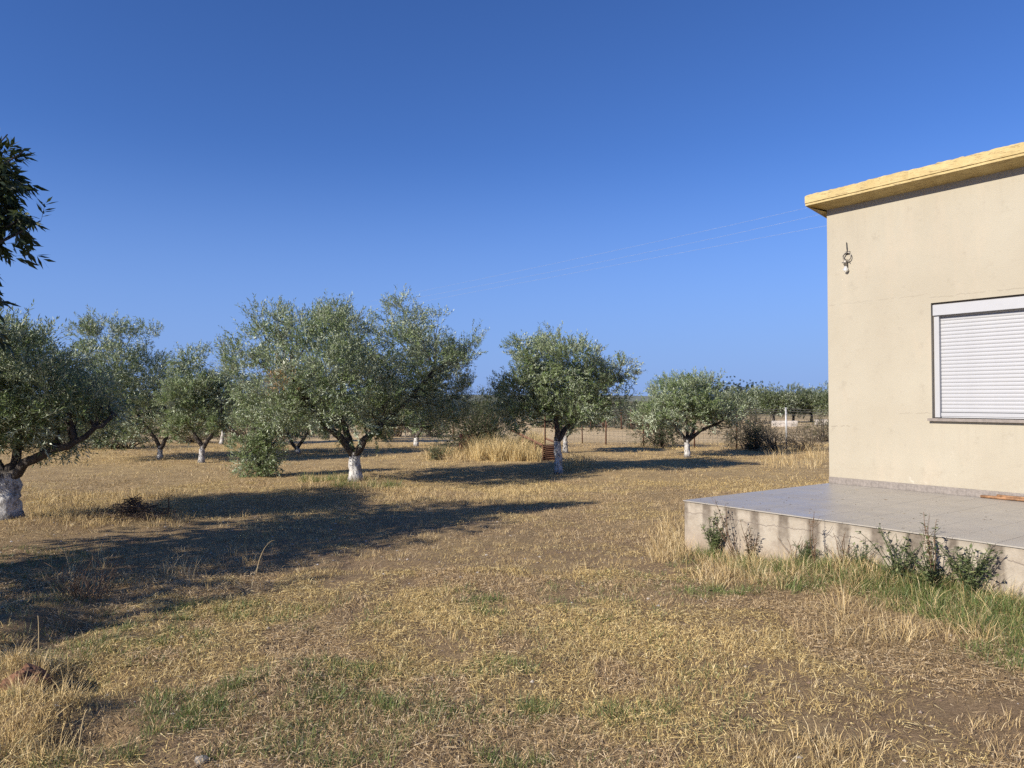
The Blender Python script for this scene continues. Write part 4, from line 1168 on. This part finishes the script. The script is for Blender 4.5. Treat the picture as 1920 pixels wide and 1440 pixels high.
# ------------------------------------------------------------------ weeds at the patio and dead stalks
M_STEM = m_simple('dry_stem', (.20, .12, .065), .8, var=.5, scale=30)
M_GSTEM = m_simple('green_stem', (.07, .09, .03), .7, var=.4, scale=30)
def herb(name, label, px, py, n_st, h, spread, leafn, leaf, cols, stem, lean=(0, 0), group=None, off=0.06):
    b = at_z(px, py); s, t = house_local(b.x, b.y)
    if -PATIO_W - off < t < .3 and s > -.1:                    # keep the foot just clear of the plinth
        b = b - HN * (t + PATIO_W + off)
    b.z = gz(b.x, b.y)
    root = empty(name, b, 0, label, 'weed', group)
    m = MB(); LP_, LD, LN = [], [], []
    for k in range(n_st):
        a = random.random() * 6.28; hh = h * random.uniform(.5, 1.05); sp = spread * random.uniform(.3, 1)
        q = np.linspace(0, 1, 8)
        path = np.stack([math.cos(a) * sp * q ** 1.5 + lean[0] * q * hh + .01 * np.sin(q * 7 + k), math.sin(a) * sp * q ** 1.5 + lean[1] * q * hh, hh * q - .02], 1)
        m.tube(path, np.linspace(.0045, .0018, 8), 4)
        ln = leafn
        for i in range(ln):
            t = random.uniform(.15, 1); p = np.array([np.interp(t, q, path[:, j]) for j in range(3)])
            LP_.append(p); dd = rand_dirs(1)[0]; dd[2] = abs(dd[2]) * .5; LD.append(dd); LN.append(rand_dirs(1)[0] * .5 + np.array([0, 0, 1]))
        if random.random() < .6:
            for _ in range(3):
                t = random.uniform(.4, .9); p = np.array([np.interp(t, q, path[:, j]) for j in range(3)]); dd = rand_dirs(1)[0]; dd[2] = abs(dd[2]) + .4
                m.tube([p, p + dd * hh * .10, p + dd * hh * .18 + np.array([0, 0, .02])], [.002, .0015, .001], 3)
    m.build('stems', stem, root)
    n = len(LP_)
    if n:
        V, F3 = leaf_mesh(np.array(LP_), np.array(LD), norm(np.array(LN)), leaf[0] * (.5 + rng.random(n)), leaf[1] * (.6 + .8 * rng.random(n)), bend=.2)
        C = np.repeat(pick(np.array(cols), n), 4, 0)
        mesh_np('leaves', V, None, F3, C, [M_SHRUB], False, root)
HB = [(.11, .15, .05), (.16, .20, .07), (.22, .24, .10), (.08, .11, .045)]
HBD = [(.06, .045, .028), (.10, .07, .04), (.05, .06, .025)]
herb('green_weed', 'bushy green weed at the left end of the patio plinth', 1338, 1046, 18, .46, .15, 30, (.042, .016), HB, M_GSTEM)
herb('dead_weed', 'tall dark dead weed leaning over the plinth near its left end', 1392, 1052, 6, .62, .18, 14, (.026, .018), HBD, M_STEM, lean=(-.35, .1))
herb('dead_weed', 'brown seeded dead weed beside a dark stain on the plinth', 1428, 1054, 7, .42, .12, 22, (.03, .016), HBD, M_STEM)
herb('dead_weed', 'straight reddish brown dead stalk in front of the plinth', 1537, 1090, 3, .5, .06, 40, (.02, .008), [(.16, .08, .04), (.2, .11, .05)], M_STEM, off=.2)
herb('green_weed', 'low green weed growing right of the reddish dead stalk', 1565, 1068, 14, .34, .22, 20, (.045, .010), HB, M_GSTEM)
herb('green_weed', 'small sparse green weed midway along the plinth', 1690, 1082, 9, .26, .14, 14, (.035, .014), HB, M_GSTEM)
herb('leafy_weed', 'big leafy weed with upright shoots in front of the plinth', 1760, 1098, 22, .46, .36, 20, (.030, .018), HB, M_GSTEM, off=.14)
herb('leafy_weed', 'dense low leafy weed left of the grass arching at the right edge', 1835, 1108, 20, .36, .36, 22, (.030, .018), HB, M_GSTEM, off=.14)
herb('leafy_weed', 'tall shoot with dark leaf tips standing over the patio edge', 1850, 1100, 7, .58, .14, 22, (.03, .02), HB + HBD, M_STEM, off=.10)
herb('leafy_weed', 'leafy weed cut by the right edge of the picture', 1925, 1110, 24, .40, .26, 36, (.035, .016), HB, M_GSTEM, off=.12)
herb('dead_weed', 'thin dead stems in front of the plinth centre', 1500, 1075, 8, .38, .22, 6, (.02, .01), HBD, M_STEM)
herb('dead_weed', 'wispy dead stems leaning left in front of the big leafy weed', 1630, 1085, 7, .34, .2, 6, (.02, .01), HBD, M_STEM, lean=(-.4, 0))

# arching dry bramble at the left
b = at_z(165, 1130); b.z = gz(b.x, b.y)
m = MB()
for k in range(46):
    a = random.random() * 6.28; ln = random.uniform(.15, .42); hh = random.uniform(.10, .30) * (1.5 if k < 5 else 1)
    q = np.linspace(0, 1, 9); x0, y0 = random.gauss(0, .10), random.gauss(0, .08)
    m.tube(np.stack([x0 + math.cos(a) * ln * q, y0 + math.sin(a) * ln * q * .7, hh * np.sin(q * (1.6 + random.random() * 1.2)) + .01 * np.sin(q * 20 + k)], 1), np.linspace(.0032, .0012, 9), 4)
o = m.build('dry_weed_clump', M_STEM); o.location = b; tag(o, 'tangled arching dry weed at the edge of the tree shadow', 'weed')
for lb, px, py, h, lx in [('long bent straw stalk standing in the tree shadow', 480, 1085, .34, .16), ('straight straw stalk at the dark earth bank', 72, 1225, .24, -.02), ('pale snapped stalk by the dark hollow in the lower left corner', 147, 1405, .22, .03), ('thin dry stalk above the arching dry weed', 135, 1125, .42, -.13)]:
    b = at_z(px, py); b.z = gz(b.x, b.y); q = np.linspace(0, 1, 9)
    m = MB(); m.tube(np.stack([lx * q ** 1.6, .02 * q, h * np.sin(q * 1.5) - .01], 1), np.linspace(.0042, .002, 9), 5)
    o = m.build('dry_stalk', m_simple('straw_stalk', (.50, .38, .2), .7, var=.3, scale=20), None, True); o.location = b; tag(o, lb, 'dry stalk')

# pile of prunings left of the middle
b = at_z(252, 978); b.z = gz(b.x, b.y)
m = MB()
for k in range(230):
    a = random.random() * 6.28; r_ = abs(random.gauss(0, .26)); r_ = min(r_, .5); el = random.uniform(-.2, .6)
    p = np.array([math.cos(a) * r_ * 1.15, math.sin(a) * r_ * .7, max(.015, random.random() * .24 * (1 - r_ / .55))]); th = random.random() * 6.28; ln = random.uniform(.1, .26)
    dd = np.array([math.cos(th) * math.cos(el), math.sin(th) * math.cos(el), math.sin(el)]) * ln
    m.tube([p - dd * .5 + (0, 0, .02), p + np.array([0, 0, .02]), p + dd * .5 + (0, 0, .02)], [.006, .005, .002], 4)
m.tube([(.42, .05, 0), (.43, .05, .12), (.42, .06, .24)], [.012, .010, .008], 5)
o = m.build('brushwood_pile', m_simple('dead_twigs', (.13, .09, .06), .9, var=.5, scale=10)); o.location = b; tag(o, 'low heap of dark pruned twigs on the dry grass', 'brushwood')

# clod of red earth and stones
def rock(name, label, px, py, s, mat, cat, seed, sink=.3):
    import bmesh
    bm = bmesh.new(); bmesh.ops.create_icosphere(bm, subdivisions=4, radius=1)
    P = np.array([v.co[:] for v in bm.verts])
    f = 1 + .55 * (fbm(P[:, 0] * 1.6 + 9, P[:, 1] * 1.6 + P[:, 2] * 1.3 + 9, seed, 4) - .5) + .22 * (fbm(P[:, 0] * 7 + 5, P[:, 2] * 7 + P[:, 1] * 5 + 5, seed + 3, 2) - .5)
    P = P * f[:, None] * np.array(s)
    for v, p in zip(bm.verts, P): v.co = p
    me = bpy.data.meshes.new(name); bm.to_mesh(me); bm.free(); me.materials.append(mat)
    o = bpy.data.objects.new(name, me); COL.objects.link(o)
    b = at_z(px, py); o.location = (b.x, b.y, gz(b.x, b.y) + s[2] * (1 - 2 * sink) * .6); tag(o, label, cat)
rock('earth_clod', 'large reddish brown clod of earth at the lower left edge', 50, 1300, (.13, .11, .11), m_simple('red_earth', (.20, .095, .05), .95, var=.5, scale=12, bump=.02), 'clod', 3, .2)
rock('stone', 'ochre stone in the stubble below the middle of the picture', 937, 1328, (.035, .028, .022), m_simple('ochre_stone', (.45, .31, .15), .9, var=.3), 'stone', 5)
rock('stone', 'pale grey stone in the green grass near the bottom left', 378, 1430, (.032, .026, .018), m_simple('pale_stone', (.27, .25, .22), .9, var=.3), 'stone', 8)
